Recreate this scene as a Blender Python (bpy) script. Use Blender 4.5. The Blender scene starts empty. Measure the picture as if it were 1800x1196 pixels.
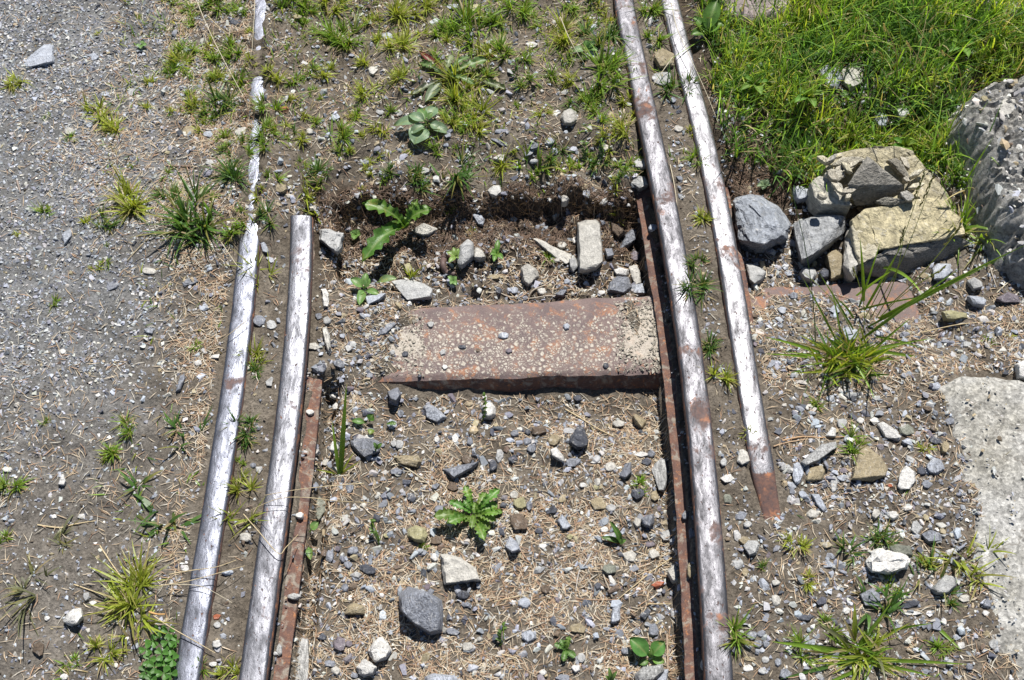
import bpy, bmesh, math, random
import numpy as np
from mathutils import Vector, Matrix

# ------------------------------------------------------------------ camera, sky, sun, exposure
S = bpy.context.scene
COL = S.collection
CAM_H, PITCH, FPX = 1.47, math.radians(60), 2000.0
cam = bpy.data.cameras.new('camera')
cam.sensor_width = 36
cam.lens = FPX / 1800 * 36
cam.clip_start, cam.clip_end = 0.02, 400
co = bpy.data.objects.new('camera', cam); COL.objects.link(co)
co.location = (0, 0, CAM_H)
co.rotation_euler = (math.pi / 2 - PITCH, 0, 0)
S.camera = co
SUN_EL, SUN_AZ = math.radians(60), math.radians(14)      # azimuth from +y towards +x
w = bpy.data.worlds.new('World'); S.world = w; w.use_nodes = True
wn = w.node_tree; wn.nodes.clear()
sky = wn.nodes.new('ShaderNodeTexSky'); sky.sky_type = 'NISHITA'; sky.sun_disc = False
sky.sun_elevation = SUN_EL; sky.sun_rotation = SUN_AZ; sky.altitude = 1800
sky.air_density = 1.0; sky.dust_density = 0.6
bg = wn.nodes.new('ShaderNodeBackground'); bg.inputs[1].default_value = 0.06
wo = wn.nodes.new('ShaderNodeOutputWorld')
wn.links.new(sky.outputs[0], bg.inputs[0]); wn.links.new(bg.outputs[0], wo.inputs[0])
sl = bpy.data.lights.new('sun', 'SUN'); sl.energy = 5.0; sl.angle = math.radians(0.53); sl.color = (1.0, 0.965, 0.91)
so = bpy.data.objects.new('sun', sl); COL.objects.link(so)
sv = Vector((math.sin(SUN_AZ) * math.cos(SUN_EL), math.cos(SUN_AZ) * math.cos(SUN_EL), math.sin(SUN_EL)))
so.rotation_euler = sv.to_track_quat('Z', 'Y').to_euler(); so.location = sv * 20
S.view_settings.view_transform = 'Standard'; S.view_settings.look = 'None'
S.view_settings.gamma = 1; S.view_settings.use_curve_mapping = False
S.view_settings.exposure = 0.48

rs = np.random.RandomState(7)
random.seed(7)
SP, CP = math.sin(PITCH), math.cos(PITCH)

# ------------------------------------------------------------------ geometry helpers
def proj(px, py, z=0.0):
    """photo pixel -> world x, y on the level z"""
    v = (np.asarray(py, float) - 598) / FPX
    t = (CAM_H - z) / (SP + v * CP)
    return (np.asarray(px, float) - 900) / FPX * t, t * (CP - v * SP)

def unproj(x, y, z=0.0):
    dz = CAM_H - z
    t = y * CP + dz * SP
    return 900 + FPX * x / t, 598 - FPX * (y * SP - dz * CP) / t

def _h2(ix, iy, s):
    n = (ix.astype(np.int64) * 374761393 + iy.astype(np.int64) * 668265263 + s * 1442695041) & 0xffffffff
    n = ((n ^ (n >> 13)) * 1274126177) & 0xffffffff
    return ((n ^ (n >> 16)) & 0xffff) / 65535.0

def vnoise(x, y, s=0):
    ix, iy = np.floor(x), np.floor(y)
    fx, fy = x - ix, y - iy
    fx = fx * fx * (3 - 2 * fx); fy = fy * fy * (3 - 2 * fy)
    a = _h2(ix, iy, s); b = _h2(ix + 1, iy, s); c = _h2(ix, iy + 1, s); d = _h2(ix + 1, iy + 1, s)
    return ((a * (1 - fx) + b * fx) * (1 - fy) + (c * (1 - fx) + d * fx) * fy) * 2 - 1

def vnoise3(P, s=0):
    return (vnoise(P[:, 0] + 31.7 * s, P[:, 1] + P[:, 2] * .61, s) + vnoise(P[:, 1] + 7.3, P[:, 2] - P[:, 0] * .47, s + 1)
            + vnoise(P[:, 2] + 3.1, P[:, 0] + P[:, 1] * .53, s + 2)) / 1.8

def sst(a, b, x):
    t = np.clip((x - a) / (b - a), 0, 1)
    return t * t * (3 - 2 * t)

def link(o, parent=None):
    COL.objects.link(o)
    if parent is not None:
        o.parent = parent
    return o

def tag(o, label=None, cat=None, group=None, kind=None):
    if label: o['label'] = label
    if cat: o['category'] = cat
    if group: o['group'] = group
    if kind: o['kind'] = kind
    return o

def empty(name, loc):
    o = bpy.data.objects.new(name, None); o.location = loc; o.empty_display_size = .02
    return link(o)

def np_mesh(name, V, F, mat, col=None, smooth=False, extra=None):
    """V (n,3), F (m,3|4), col (n,3) point colours"""
    me = bpy.data.meshes.new(name)
    n, k = F.shape
    me.vertices.add(len(V)); me.vertices.foreach_set('co', np.ascontiguousarray(V, np.float32).ravel())
    me.loops.add(n * k); me.loops.foreach_set('vertex_index', np.ascontiguousarray(F, np.int32).ravel())
    me.polygons.add(n)
    me.polygons.foreach_set('loop_start', np.arange(0, n * k, k, dtype=np.int32))
    me.polygons.foreach_set('use_smooth', np.full(n, smooth, dtype=bool))
    if col is not None:
        a = me.attributes.new('col', 'FLOAT_COLOR', 'POINT')
        c4 = np.ones((len(V), 4), np.float32); c4[:, :3] = col
        a.data.foreach_set('color', c4.ravel())
    for nm, arr in (extra or {}).items():
        a = me.attributes.new(nm, 'FLOAT', 'POINT'); a.data.foreach_set('value', np.ascontiguousarray(arr, np.float32))
    me.update(calc_edges=True); me.validate()
    me.materials.append(mat)
    return me

def mobj(name, me, parent=None, loc=(0, 0, 0)):
    o = bpy.data.objects.new(name, me); o.location = loc
    return link(o, parent)

# ------------------------------------------------------------------ materials
def mat(name):
    m = bpy.data.materials.new(name); m.use_nodes = True
    nt = m.node_tree; nt.nodes.clear()
    out = nt.nodes.new('ShaderNodeOutputMaterial')
    p = nt.nodes.new('ShaderNodeBsdfPrincipled')
    nt.links.new(p.outputs[0], out.inputs[0])
    return m, nt, p, out

class NT:
    def __init__(s, nt): s.nt = nt
    def n(s, typ, **k):
        nd = s.nt.nodes.new('ShaderNode' + typ)
        for a, b in k.items(): setattr(nd, a, b)
        return nd
    def l(s, a, b): s.nt.links.new(a, b)
    def coord(s, which='Object'): return s.n('TexCoord').outputs[which]
    def noise(s, vec, scale, detail=4, rough=.55, dist=0, out=0):
        nd = s.n('TexNoise'); nd.inputs['Scale'].default_value = scale; nd.inputs['Detail'].default_value = detail
        nd.inputs['Roughness'].default_value = rough; nd.inputs['Distortion'].default_value = dist
        s.l(vec, nd.inputs['Vector']); return nd.outputs[out]
    def vor(s, vec, scale, feat='F1', out='Distance', rnd=1):
        nd = s.n('TexVoronoi'); nd.feature = feat; nd.inputs['Scale'].default_value = scale
        nd.inputs['Randomness'].default_value = rnd
        s.l(vec, nd.inputs['Vector']); return nd.outputs[out]
    def ramp(s, fac, *stops):
        nd = s.n('ValToRGB'); e = nd.color_ramp.elements
        while len(e) < len(stops): e.new(.5)
        for i, (p, c) in enumerate(stops):
            e[i].position = p
            e[i].color = (c, c, c, 1) if isinstance(c, (int, float)) else (*c, 1)
        s.l(fac, nd.inputs[0]); return nd.outputs[0]
    def mix(s, fac, a, b, mode='MIX'):
        nd = s.n('Mix', data_type='RGBA', blend_type=mode)
        for i, v in ((0, fac), (6, a), (7, b)):
            if isinstance(v, (int, float)): nd.inputs[i].default_value = v if i == 0 else (v, v, v, 1)
            elif isinstance(v, tuple): nd.inputs[i].default_value = (*v, 1)
            else: s.l(v, nd.inputs[i])
        return nd.outputs[2]
    def math(s, op, a, b=0.0, clamp=False):
        nd = s.n('Math', operation=op, use_clamp=clamp)
        for i, v in ((0, a), (1, b)):
            if isinstance(v, (int, float)): nd.inputs[i].default_value = v
            else: s.l(v, nd.inputs[i])
        return nd.outputs[0]
    def mapv(s, vec, scale=(1, 1, 1), rot=(0, 0, 0)):
        nd = s.n('Mapping'); nd.inputs['Scale'].default_value = scale; nd.inputs['Rotation'].default_value = rot
        s.l(vec, nd.inputs[0]); return nd.outputs[0]
    def bump(s, h, strength, dist, prev=None):
        nd = s.n('Bump'); nd.inputs['Strength'].default_value = strength; nd.inputs['Distance'].default_value = dist
        s.l(h, nd.inputs['Height'])
        if prev is not None: s.l(prev, nd.inputs['Normal'])
        return nd.outputs[0]
    def attr(s, name, out='Color'):
        nd = s.n('Attribute'); nd.attribute_name = name; return nd.outputs[out]

def stone_like(name, src, rough=.78, scale=1.0, var=.7, band=0.0, bump=.9, pale=.35):
    """src: 'object' (object colour) or 'attr' (point colour)"""
    m, nt, p, _ = mat(name); N = NT(nt)
    if src == 'object':
        base = N.n('ObjectInfo').outputs['Color']; vec = N.coord('Object')
        off = N.n('VectorMath', operation='ADD'); N.l(vec, off.inputs[0])
        rnd = N.n('ObjectInfo').outputs['Random']; cmb = N.n('CombineXYZ')
        for i in range(3): N.l(rnd, cmb.inputs[i])
        N.l(cmb.outputs[0], off.inputs[1]); vec = off.outputs[0]
    else:
        base = N.attr('col'); vec = N.coord('Object')
    n1 = N.noise(vec, 90 * scale, 6, .65)
    n2 = N.noise(vec, 420 * scale, 5, .7)
    f = N.ramp(n1, (.3, 1 - var * .55), (.7, 1 + 0.0))
    c = N.mix(1.0, base, f, 'MULTIPLY')
    g = N.ramp(n2, (.32, .50), (.5, .95), (.72, 1.15))
    c = N.mix(.8, c, g, 'MULTIPLY')
    # pale dust and lime bloom
    d = N.ramp(N.noise(vec, 150 * scale, 5, .6, 1.0), (.55, 0.0), (.75, pale))
    c = N.mix(d, c, (.5, .48, .44))
    vn = N.noise(vec, 55 * scale, 4, .55, .6)
    vein = N.ramp(N.math('ABSOLUTE', N.math('SUBTRACT', vn, .47)), (.004, .75), (.016, 0.0))
    c = N.mix(N.math('MULTIPLY', vein, N.ramp(n1, (.5, 0.0), (.6, .8))), c, (.60, .58, .54))
    hb = n2
    if band:
        b = N.noise(N.mapv(vec, (1, .18, 3.5), (.3, .5, .7)), 330 * scale, 4, .6)
        c = N.mix(band, c, N.mix(1.0, c, N.ramp(b, (.38, .45), (.6, 1.25)), 'MULTIPLY'))
        hb = N.math('ADD', n2, b)
    N.l(c, p.inputs['Base Color']); p.inputs['Roughness'].default_value = rough
    p.inputs['Specular IOR Level'].default_value = .35
    b1 = N.bump(n1, bump, .004 / scale)
    N.l(N.bump(hb, bump, .0015 / scale, b1), p.inputs['Normal'])
    return m

M_STONE = stone_like('stone', 'object', band=.25)
M_SLATE = stone_like('slate', 'object', rough=.6, band=.8)
M_CHALK = stone_like('chalky_stone', 'object', rough=.9, var=.8, pale=.5, bump=1)
M_ROCK = stone_like('weathered_rock', 'object', rough=.85, scale=.5, var=.8, band=.5, bump=1.0, pale=.5)
M_GRAVEL = stone_like('gravel', 'attr', rough=.75, var=.5, bump=.35)

def soil_mat():
    m, nt, p, _ = mat('soil'); N = NT(nt)
    vec = N.coord('Object')
    path = N.attr('path', 'Fac'); dark_soil = N.attr('dark_soil', 'Fac')
    n1 = N.noise(vec, 14, 6, .6); n2 = N.noise(vec, 160, 6, .7); n3 = N.noise(vec, 600, 4, .7)
    soil = N.mix(N.ramp(n1, (.35, 0.0), (.65, 1.0)), (.118, .098, .076), (.200, .172, .138))
    pth = N.mix(N.ramp(n1, (.35, 0.0), (.65, 1.0)), (.150, .148, .142), (.225, .226, .228))
    c = N.mix(path, soil, pth)
    c = N.mix(dark_soil, c, (.06, .043, .030))
    c = N.mix(1.0, c, N.ramp(n2, (.3, .5), (.55, 1.0), (.75, 1.35)), 'MULTIPLY')
    sp = N.ramp(N.vor(vec, 330, out='Color'), (.0, .55), (1.0, 1.3))
    c = N.mix(.7, c, sp, 'MULTIPLY')
    N.l(c, p.inputs['Base Color']); p.inputs['Roughness'].default_value = .95
    p.inputs['Specular IOR Level'].default_value = .15
    b = N.bump(n2, .9, .004)
    b = N.bump(N.vor(vec, 330), .5, .0012, b)
    N.l(N.bump(n3, .7, .001, b), p.inputs['Normal'])
    return m
M_SOIL = soil_mat()

def simple_attr(name, rough=.7, spec=.3, trans=0.0, nscale=300, var=.35):
    m, nt, p, out = mat(name); N = NT(nt)
    c = N.mix(var, N.attr('col'), N.ramp(N.noise(N.coord('Object'), nscale, 4, .6), (.3, .3), (.7, 1.4)), 'MULTIPLY')
    N.l(c, p.inputs['Base Color']); p.inputs['Roughness'].default_value = rough
    p.inputs['Specular IOR Level'].default_value = spec
    if trans:
        t = N.n('BsdfTranslucent'); N.l(N.mix(1.0, c, (1.25, 1.2, .5), 'MULTIPLY'), t.inputs[0])
        mx = N.n('MixShader'); mx.inputs[0].default_value = trans
        N.l(p.outputs[0], mx.inputs[1]); N.l(t.outputs[0], mx.inputs[2]); N.l(mx.outputs[0], out.inputs[0])
    return m
M_NEEDLE = simple_attr('dry_needles', .65, .35, .12)
M_STRAW = simple_attr('dry_straw', .6, .35, .1)
M_CRUMB = simple_attr('soil_crumbs', .95, .1)
M_GRASS = simple_attr('grass_blades', .42, .5, .48, 120, .25)

def leaf_mat(name, trans=.3, rough=.42):
    m, nt, p, out = mat(name); N = NT(nt)
    vec = N.coord('Object')
    vein = N.attr('vein', 'Fac')
    c = N.mix(.5, N.attr('col'), N.ramp(N.noise(vec, 140, 5, .6), (.3, .4), (.7, 1.3)), 'MULTIPLY')
    c = N.mix(N.ramp(vein, (.0, .65), (.35, 0.0)), c, (.25, .32, .12))
    c = N.mix(N.ramp(N.noise(vec, 60, 4, .6, 1.0), (.60, 0.0), (.72, .7)), c, (.30, .27, .06))
    N.l(c, p.inputs['Base Color']); p.inputs['Roughness'].default_value = rough
    p.inputs['Specular IOR Level'].default_value = .5
    N.l(N.bump(N.noise(vec, 500, 3, .6), .4, .001), p.inputs['Normal'])
    t = N.n('BsdfTranslucent'); N.l(N.mix(1.0, c, (1.4, 1.3, .5), 'MULTIPLY'), t.inputs[0])
    mx = N.n('MixShader'); mx.inputs[0].default_value = trans
    N.l(p.outputs[0], mx.inputs[1]); N.l(t.outputs[0], mx.inputs[2]); N.l(mx.outputs[0], out.inputs[0])
    return m
M_LEAF = leaf_mat('broad_leaf')

def rail_mat(name, steel, rustiness, pitscale=1.0, rough=.36):
    m, nt, p, _ = mat(name); N = NT(nt)
    vec = N.coord('Object'); wear = N.attr('wear', 'Fac')
    lv = N.mapv(vec, (1, .35, 1))
    mott = N.noise(lv, 75, 7, .72, .4)
    fine = N.noise(N.mapv(vec, (1, .12, 1)), 700, 4, .6)
    pit = N.noise(N.mapv(vec, (1, .5, 1)), 260 * pitscale, 3, .6)
    big = N.noise(vec, 11, 5, .65, .6)
    st = N.mix(N.ramp(mott, (.35, 0.0), (.62, 1.0)), tuple(c * .36 for c in steel), steel)
    st = N.mix(.35, st, N.ramp(fine, (.3, .55), (.7, 1.15)), 'MULTIPLY')
    rust = N.mix(N.ramp(N.noise(vec, 120, 6, .7), (.35, 0.0), (.65, 1.0)), (.060, .042, .042), (.15, .075, .052))
    orange = N.mix(N.ramp(N.noise(vec, 40, 4, .6), (.56, 0.0), (.66, .9)), rust, (.36, .15, .07))
    # rust shows where the wheels never polish, and in patches on the tread
    w = N.math('ADD', wear, N.math('MULTIPLY', N.math('SUBTRACT', mott, .5), 1.1))
    clean = N.ramp(w, (.42, 0.0), (.56, 1.0))
    patch = N.ramp(N.math('ADD', big, N.math('MULTIPLY', N.math('SUBTRACT', mott, .5), .5)), (.66 - rustiness, 1.0), (.74 - rustiness, 0.0))
    patch = N.math('SUBTRACT', 1.0, patch)
    clean = N.math('MULTIPLY', clean, N.math('SUBTRACT', 1.0, N.math('MULTIPLY', patch, .85)))
    pits = N.math('MULTIPLY', N.ramp(pit, (.645, 1.0), (.69, .12)), N.ramp(N.noise(N.mapv(vec, (1, .6, 1)), 620, 3, .6), (.64, 1.0), (.72, .3)))
    clean = N.math('MULTIPLY', clean, pits)
    c = N.mix(clean, orange, st)
    N.l(c, p.inputs['Base Color'])
    N.l(N.math('MULTIPLY', clean, .85), p.inputs['Metallic'])
    N.l(N.math('ADD', N.math('MULTIPLY', clean, rough - .85), N.math('ADD', .85, N.math('MULTIPLY', N.math('SUBTRACT', .5, mott), .75))), p.inputs['Roughness'])
    b = N.bump(mott, .5, .0015)
    b = N.bump(fine, .25, .0004, b)
    N.l(N.bump(pits, .6, .0008, b), p.inputs['Normal'])
    return m
M_RAIL_L = rail_mat('worn_steel_left', (.185, .195, .235), .03, 1.0, .46)
M_RAIL_GL = rail_mat('worn_steel_pitted', (.195, .198, .222), .09, .9, .47)
M_RAIL_R = rail_mat('worn_steel_dull', (.155, .153, .168), .09, .8, .49)
M_RAIL_GR = rail_mat('worn_steel_bright', (.225, .223, .24), .08, .7, .46)

def rust_mat(name, orange=.5, grime=.3):
    m, nt, p, _ = mat(name); N = NT(nt); vec = N.coord('Object')
    a = N.noise(vec, 35, 7, .7, .5); b = N.noise(vec, 160, 6, .7); f = N.noise(vec, 600, 3, .6)
    c = N.mix(N.ramp(a, (.35, 0.0), (.65, 1.0)), (.085, .052, .048), (.20, .10, .065))
    c = N.mix(N.ramp(b, (.62 - orange * .2, 0.0), (.72 - orange * .2, .85)), c, (.40, .17, .07))
    c = N.mix(N.ramp(N.noise(vec, 60, 6, .65, .8), (.6 - grime * .2, 0.0), (.72 - grime * .2, .8)), c, (.30, .27, .22))
    c = N.mix(.6, c, N.ramp(f, (.3, .5), (.7, 1.3)), 'MULTIPLY')
    N.l(c, p.inputs['Base Color']); p.inputs['Roughness'].default_value = .85
    x = N.bump(b, .7, .002); N.l(N.bump(f, .5, .0006, x), p.inputs['Normal'])
    return m
M_RUST = rust_mat('rusty_foot', .30, .45)
M_RUSTDARK = rust_mat('dark_rust', .15, .0)

def sleeper_mat():
    m, nt, p, _ = mat('limed_rusty_plate'); N = NT(nt); vec = N.coord('Object')
    a = N.noise(vec, 22, 7, .7, .5); b = N.noise(vec, 160, 6, .7); f = N.noise(vec, 500, 3, .6)
    c = N.mix(N.ramp(a, (.35, 0.0), (.65, 1.0)), (.125, .092, .090), (.205, .145, .128))
    c = N.mix(N.ramp(N.noise(vec, 45, 6, .7, .6), (.53, 0.0), (.66, .85)), c, (.38, .165, .075))
    lime = N.attr('lime', 'Fac')
    wob = N.n('VectorMath', operation='ADD'); N.l(vec, wob.inputs[0])
    sc = N.n('VectorMath', operation='SCALE'); N.l(N.noise(vec, 150, 3, .6, 0, 1), sc.inputs[0]); sc.inputs['Scale'].default_value = .006
    N.l(sc.outputs[0], wob.inputs[1])
    cell = N.vor(wob.outputs[0], 215, 'DISTANCE_TO_EDGE')
    cid = N.vor(wob.outputs[0], 215, 'F1', 'Color')
    spots = N.ramp(N.math('ADD', cell, N.math('MULTIPLY', N.math('SUBTRACT', b, .5), .25)), (.06, 0.0), (.24, 1.0))
    cell2 = N.vor(wob.outputs[0], 115, 'DISTANCE_TO_EDGE'); s2 = N.ramp(N.math('ADD', cell2, N.math('MULTIPLY', N.math('SUBTRACT', b, .5), .35)), (.10, 0.0), (.26, 1.0))
    pick = N.ramp(N.noise(vec, 55, 4, .6), (.46, 0.0), (.54, 1.0)); spots = N.mix(pick, spots, s2)
    keep = N.math('ADD', N.math('MULTIPLY', N.ramp(cid, (.0, 0.0), (1.0, 1.0)), .55), N.math('MULTIPLY', a, .5))
    lm = N.ramp(N.math('ADD', lime, N.math('SUBTRACT', keep, .5)), (.44, 0.0), (.64, 1.0))
    full = N.ramp(N.math('ADD', lime, N.math('MULTIPLY', N.math('SUBTRACT', b, .5), .8)), (.95, 0.0), (1.25, .8))
    k = N.math('MAXIMUM', N.math('MULTIPLY', spots, lm), full)
    c = N.mix(N.math('MULTIPLY', k, .9), c, N.mix(N.ramp(b, (.35, 0.0), (.65, 1.0)), (.60, .55, .47), (.40, .36, .29)))
    c = N.mix(.6, c, N.ramp(f, (.3, .5), (.7, 1.25)), 'MULTIPLY')
    N.l(c, p.inputs['Base Color']); p.inputs['Roughness'].default_value = .8
    x = N.bump(k, .6, .0012); x = N.bump(b, .5, .0015, x); N.l(N.bump(f, .5, .0005, x), p.inputs['Normal'])
    return m
M_SLEEPER = sleeper_mat()

def concrete_mat():
    m, nt, p, _ = mat('old_concrete'); N = NT(nt); vec = N.coord('Object')
    a = N.noise(vec, 9, 7, .65, .5); b = N.noise(vec, 60, 7, .7); f = N.noise(vec, 400, 4, .7)
    c = N.mix(N.ramp(a, (.35, 0.0), (.65, 1.0)), (.28, .265, .225), (.385, .378, .358))
    c = N.mix(.7, c, N.ramp(N.noise(vec, 190, 5, .75), (.35, .55), (.5, 1.0), (.62, 1.35)), 'MULTIPLY')
    c = N.mix(N.ramp(N.noise(vec, 75, 5, .7, 1.2), (.60, 0.0), (.68, .6)), c, (.62, .60, .55))
    c = N.mix(.95, c, N.ramp(b, (.3, .5), (.5, 1.0), (.7, 1.3)), 'MULTIPLY')
    gd = N.vor(vec, 240)
    c = N.mix(.85, c, N.ramp(N.vor(vec, 240, 'F1', 'Color'), (0.0, .50), (.5, 1.0), (1.0, 1.45)), 'MULTIPLY')
    c = N.mix(.55, c, N.ramp(N.vor(vec, 95, 'F1', 'Color'), (0.0, .6), (1.0, 1.35)), 'MULTIPLY')
    crk = N.noise(vec, 7, 5, .6, .5)
    c = N.mix(N.ramp(N.math('ABSOLUTE', N.math('SUBTRACT', crk, .5)), (.0015, .7), (.005, 0.0)), c, (.12, .10, .08))
    c = N.mix(.5, c, N.ramp(f, (.3, .5), (.7, 1.2)), 'MULTIPLY')
    N.l(c, p.inputs['Base Color']); p.inputs['Roughness'].default_value = .92
    x = N.bump(b, .6, .002); x = N.bump(gd, .5, .0012, x); N.l(N.bump(f, .8, .001, x), p.inputs['Normal'])
    return m
M_CONC = concrete_mat()

def conglomerate_mat():
    m, nt, p, _ = mat('rough_conglomerate'); N = NT(nt); vec = N.coord('Object')
    a = N.noise(vec, 18, 8, .7, 1.0); b = N.noise(vec, 170, 7, .78); f = N.noise(vec, 520, 4, .7)
    g = N.vor(N.mapv(vec, (1, 1, 2)), 70, 'F1', 'Color'); gd = N.vor(N.mapv(vec, (1, 1, 2)), 70)
    c = N.mix(N.ramp(a, (.35, 0.0), (.65, 1.0)), (.27, .255, .225), (.50, .49, .47))
    c = N.mix(N.ramp(gd, (.25, .8), (.42, 0.0)), c, N.mix(1.0, (.46, .445, .41), N.ramp(g, (.0, .35), (1.0, 1.5)), 'MULTIPLY'))
    c = N.mix(1.0, c, N.ramp(b, (.34, .40), (.5, 1.0), (.64, 1.35)), 'MULTIPLY')
    N.l(c, p.inputs['Base Color']); p.inputs['Roughness'].default_value = .95
    x = N.bump(b, .9, .008); x = N.bump(gd, .6, .006, x); N.l(N.bump(f, .7, .0015, x), p.inputs['Normal'])
    return m
M_CONG = conglomerate_mat()

# ------------------------------------------------------------------ the four rails: centre lines
def curve_from(pts, deg=3):
    x, y = proj([p[0] for p in pts], [p[1] for p in pts])
    c = np.polyfit(y, x, deg); lo, hi = y.min(), y.max(); d = np.polyder(c)
    def f(Y):
        Y = np.asarray(Y, float); Yc = np.clip(Y, lo, hi)
        return np.polyval(c, Yc) + np.polyval(d, Yc) * (Y - Yc)
    return f
xRL = curve_from([(457, 0), (456, 50), (452, 180), (449, 240), (445, 330), (438, 430), (431, 495), (411, 650), (393, 784), (359, 1000), (326, 1196)], 4)
xGL = curve_from([(529, 378), (526, 495), (518, 600), (510, 700), (496, 804), (484, 900), (468, 1000), (443, 1196)])
xRR = curve_from([(1098, 0), (1114, 100), (1128, 150), (1140, 200), (1159, 300), (1178, 400), (1198, 500), (1212, 600), (1224, 700), (1235, 804), (1245, 900), (1253, 1000), (1260, 1100), (1264, 1196)], 4)
xGR = curve_from([(1177, 0), (1190, 50), (1203, 100), (1228, 200), (1251, 300), (1273, 412), (1290, 500), (1306, 600), (1320, 700), (1337, 804), (1350, 850), (1362, 905)], 4)
Y_GL0 = float(proj(529, 379)[1])          # far end of the left guard rail
Y_GR0 = float(proj(1362, 915)[1])         # near end of the right guard rail

# ------------------------------------------------------------------ ground height
def idw(ctrl, p=3.2):
    P = np.array([(*proj(a, b, c), c) for a, b, c in ctrl])
    def f(X, Y):
        num = np.zeros_like(X); den = np.zeros_like(X)
        for x, y, z in P:
            w_ = 1.0 / ((X - x) ** 2 + (Y - y) ** 2 + 4e-4) ** (p / 2)
            num += w_ * z; den += w_
        return num / den
    return f
fA = idw([(a, b, -.004) for a in (-200, 100, 300) for b in (-200, 200, 600, 1000, 1400)] + [(500, b, -.004) for b in (0, 200, 340)]
         + [(450, 600, -.010), (440, 800, -.011), (420, 1000, -.011), (390, 1190, -.011), (480, 450, -.008), (300, 300, .002), (350, 380, .003)])
fB = idw([(a, b, -.004) for a in (500, 700, 900, 1060) for b in (-300, -50, 120)] + [(a, 230, -.006) for a in (500, 620, 780, 920, 1080)]
         + [(500, 330, -.006), (560, 300, -.008), (700, 300, -.010), (800, 305, -.011), (900, 315, -.012), (1000, 312, -.012), (1100, 305, -.012),
            (570, 345, -.022), (575, 400, -.040), (570, 450, -.043), (570, 500, -.042), (562, 560, -.040), (562, 610, -.042), (560, 650, -.048), (575, 700, -.066),
            (640, 345, -.022), (640, 400, -.06), (640, 460, -.075), (640, 520, -.066), (700, 330, -.018), (700, 375, -.055), (700, 420, -.085), (720, 480, -.080),
            (780, 340, -.030), (780, 375, -.070), (780, 420, -.085), (780, 490, -.078),
            (860, 330, -.018), (860, 360, -.075), (860, 400, -.092), (860, 480, -.085), (950, 330, -.016), (950, 362, -.080), (950, 400, -.096), (950, 480, -.088),
            (1050, 330, -.018), (1050, 366, -.082), (1050, 410, -.100), (1050, 490, -.088), (1120, 335, -.03), (1120, 375, -.085), (1120, 420, -.105), (1120, 490, -.10),
            (620, 570, -.050), (660, 560, -.052), (695, 590, -.057), (650, 610, -.052), (600, 640, -.050), (660, 640, -.058), (735, 555, -.068), (705, 560, -.058), (715, 610, -.068),
            (800, 580, -.085), (900, 580, -.085), (1000, 580, -.085), (800, 640, -.09), (900, 640, -.09), (1000, 640, -.09), (1060, 590, -.080),
            (1112, 545, -.060), (1135, 560, -.054), (1145, 600, -.053), (1125, 600, -.058), (1140, 640, -.074), (1145, 662, -.098), (1110, 668, -.100), (1170, 668, -.098), (1160, 692, -.106), (800, 520, -.075), (1000, 508, -.075),
            (620, 700, -.070), (680, 715, -.080), (760, 720, -.090), (850, 725, -.098), (950, 730, -.104), (1050, 730, -.108), (1130, 735, -.108)]
         + [(a, b, z) for b in (790, 900, 1020, 1140, 1300) for a, z in ((600, -.074), (720, -.078), (840, -.080), (960, -.082), (1080, -.085), (1150, -.090))])
fC1 = idw([(a, b, -.009) for a, b in ((1150, 60), (1180, 200), (1210, 300), (1230, 420), (1250, 560), (1270, 700), (1290, 850), (1310, 1000), (1320, 1150), (1150, -200))])
fC2 = idw([(1300, 100, -.004), (1260, 200, -.008), (1400, 150, .0), (1600, 120, .008), (1750, 60, .014), (1500, -100, .01), (1800, -100, .02), (1300, -200, .0),
           (1290, 280, -.020), (1300, 320, -.055), (1340, 340, -.070), (1400, 300, -.03), (1380, 350, -.07), (1330, 400, -.075), (1350, 470, -.066), (1430, 400, -.07), (1420, 470, -.068), (1450, 370, -.07),
           (1550, 330, -.05), (1600, 420, -.055), (1550, 490, -.068), (1650, 300, -.02), (1700, 400, -.035), (1750, 460, -.03), (1640, 500, -.045),
           (1330, 520, -.066), (1360, 514, -.080), (1420, 511, -.082), (1480, 511, -.082), (1530, 515, -.082), (1560, 530, -.080), (1585, 540, -.074), (1370, 526, -.058), (1430, 528, -.059), (1490, 532, -.060), (1380, 548, -.052), (1450, 550, -.054), (1500, 556, -.058), (1400, 575, -.048), (1500, 575, -.050), (1600, 590, -.045), (1700, 560, -.033), (1800, 560, -.028),
           (1350, 620, -.028), (1360, 700, -.016), (1450, 660, -.032), (1560, 680, -.03), (1640, 655, -.016), (1655, 700, -.006), (1680, 790, -.005), (1700, 900, -.004), (1725, 1000, -.004), (1740, 1080, -.004), (1760, 1160, -.004), (1800, 640, -.02), (1420, 780, -.016), (1550, 800, -.018), (1650, 800, -.018),
           (1380, 880, -.011), (1500, 900, -.014), (1620, 920, -.014), (1330, 940, -.010), (1400, 1050, -.012), (1600, 1050, -.014), (1700, 1000, -.012), (1330, 1180, -.010), (1500, 1250, -.014), (1700, 1200, -.010), (2100, 500, -.01), (2100, 900, -.02), (2100, 1300, -.02)])

def foot_profile(d, base, half):
    """dirt on the foot, then the rim, then the slot beside it (d = distance from the rail centre)"""
    on = -.0435 + .0022 * vnoise(base * 900, d * 90, 91)
    edge = half - .013 + .004 * vnoise(base * 700 + 3, d * 0, 92)
    z = np.where(d < edge - .004, on, on + (-.075 - on) * sst(edge - .004, edge + .002, d))
    z = z + (-.100 - z) * sst(half - .002, half + .004, d)
    z = z + (base - z) * sst(half + .012, half + .030, d)
    return np.minimum(z, np.where(d > half, base, z))

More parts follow.
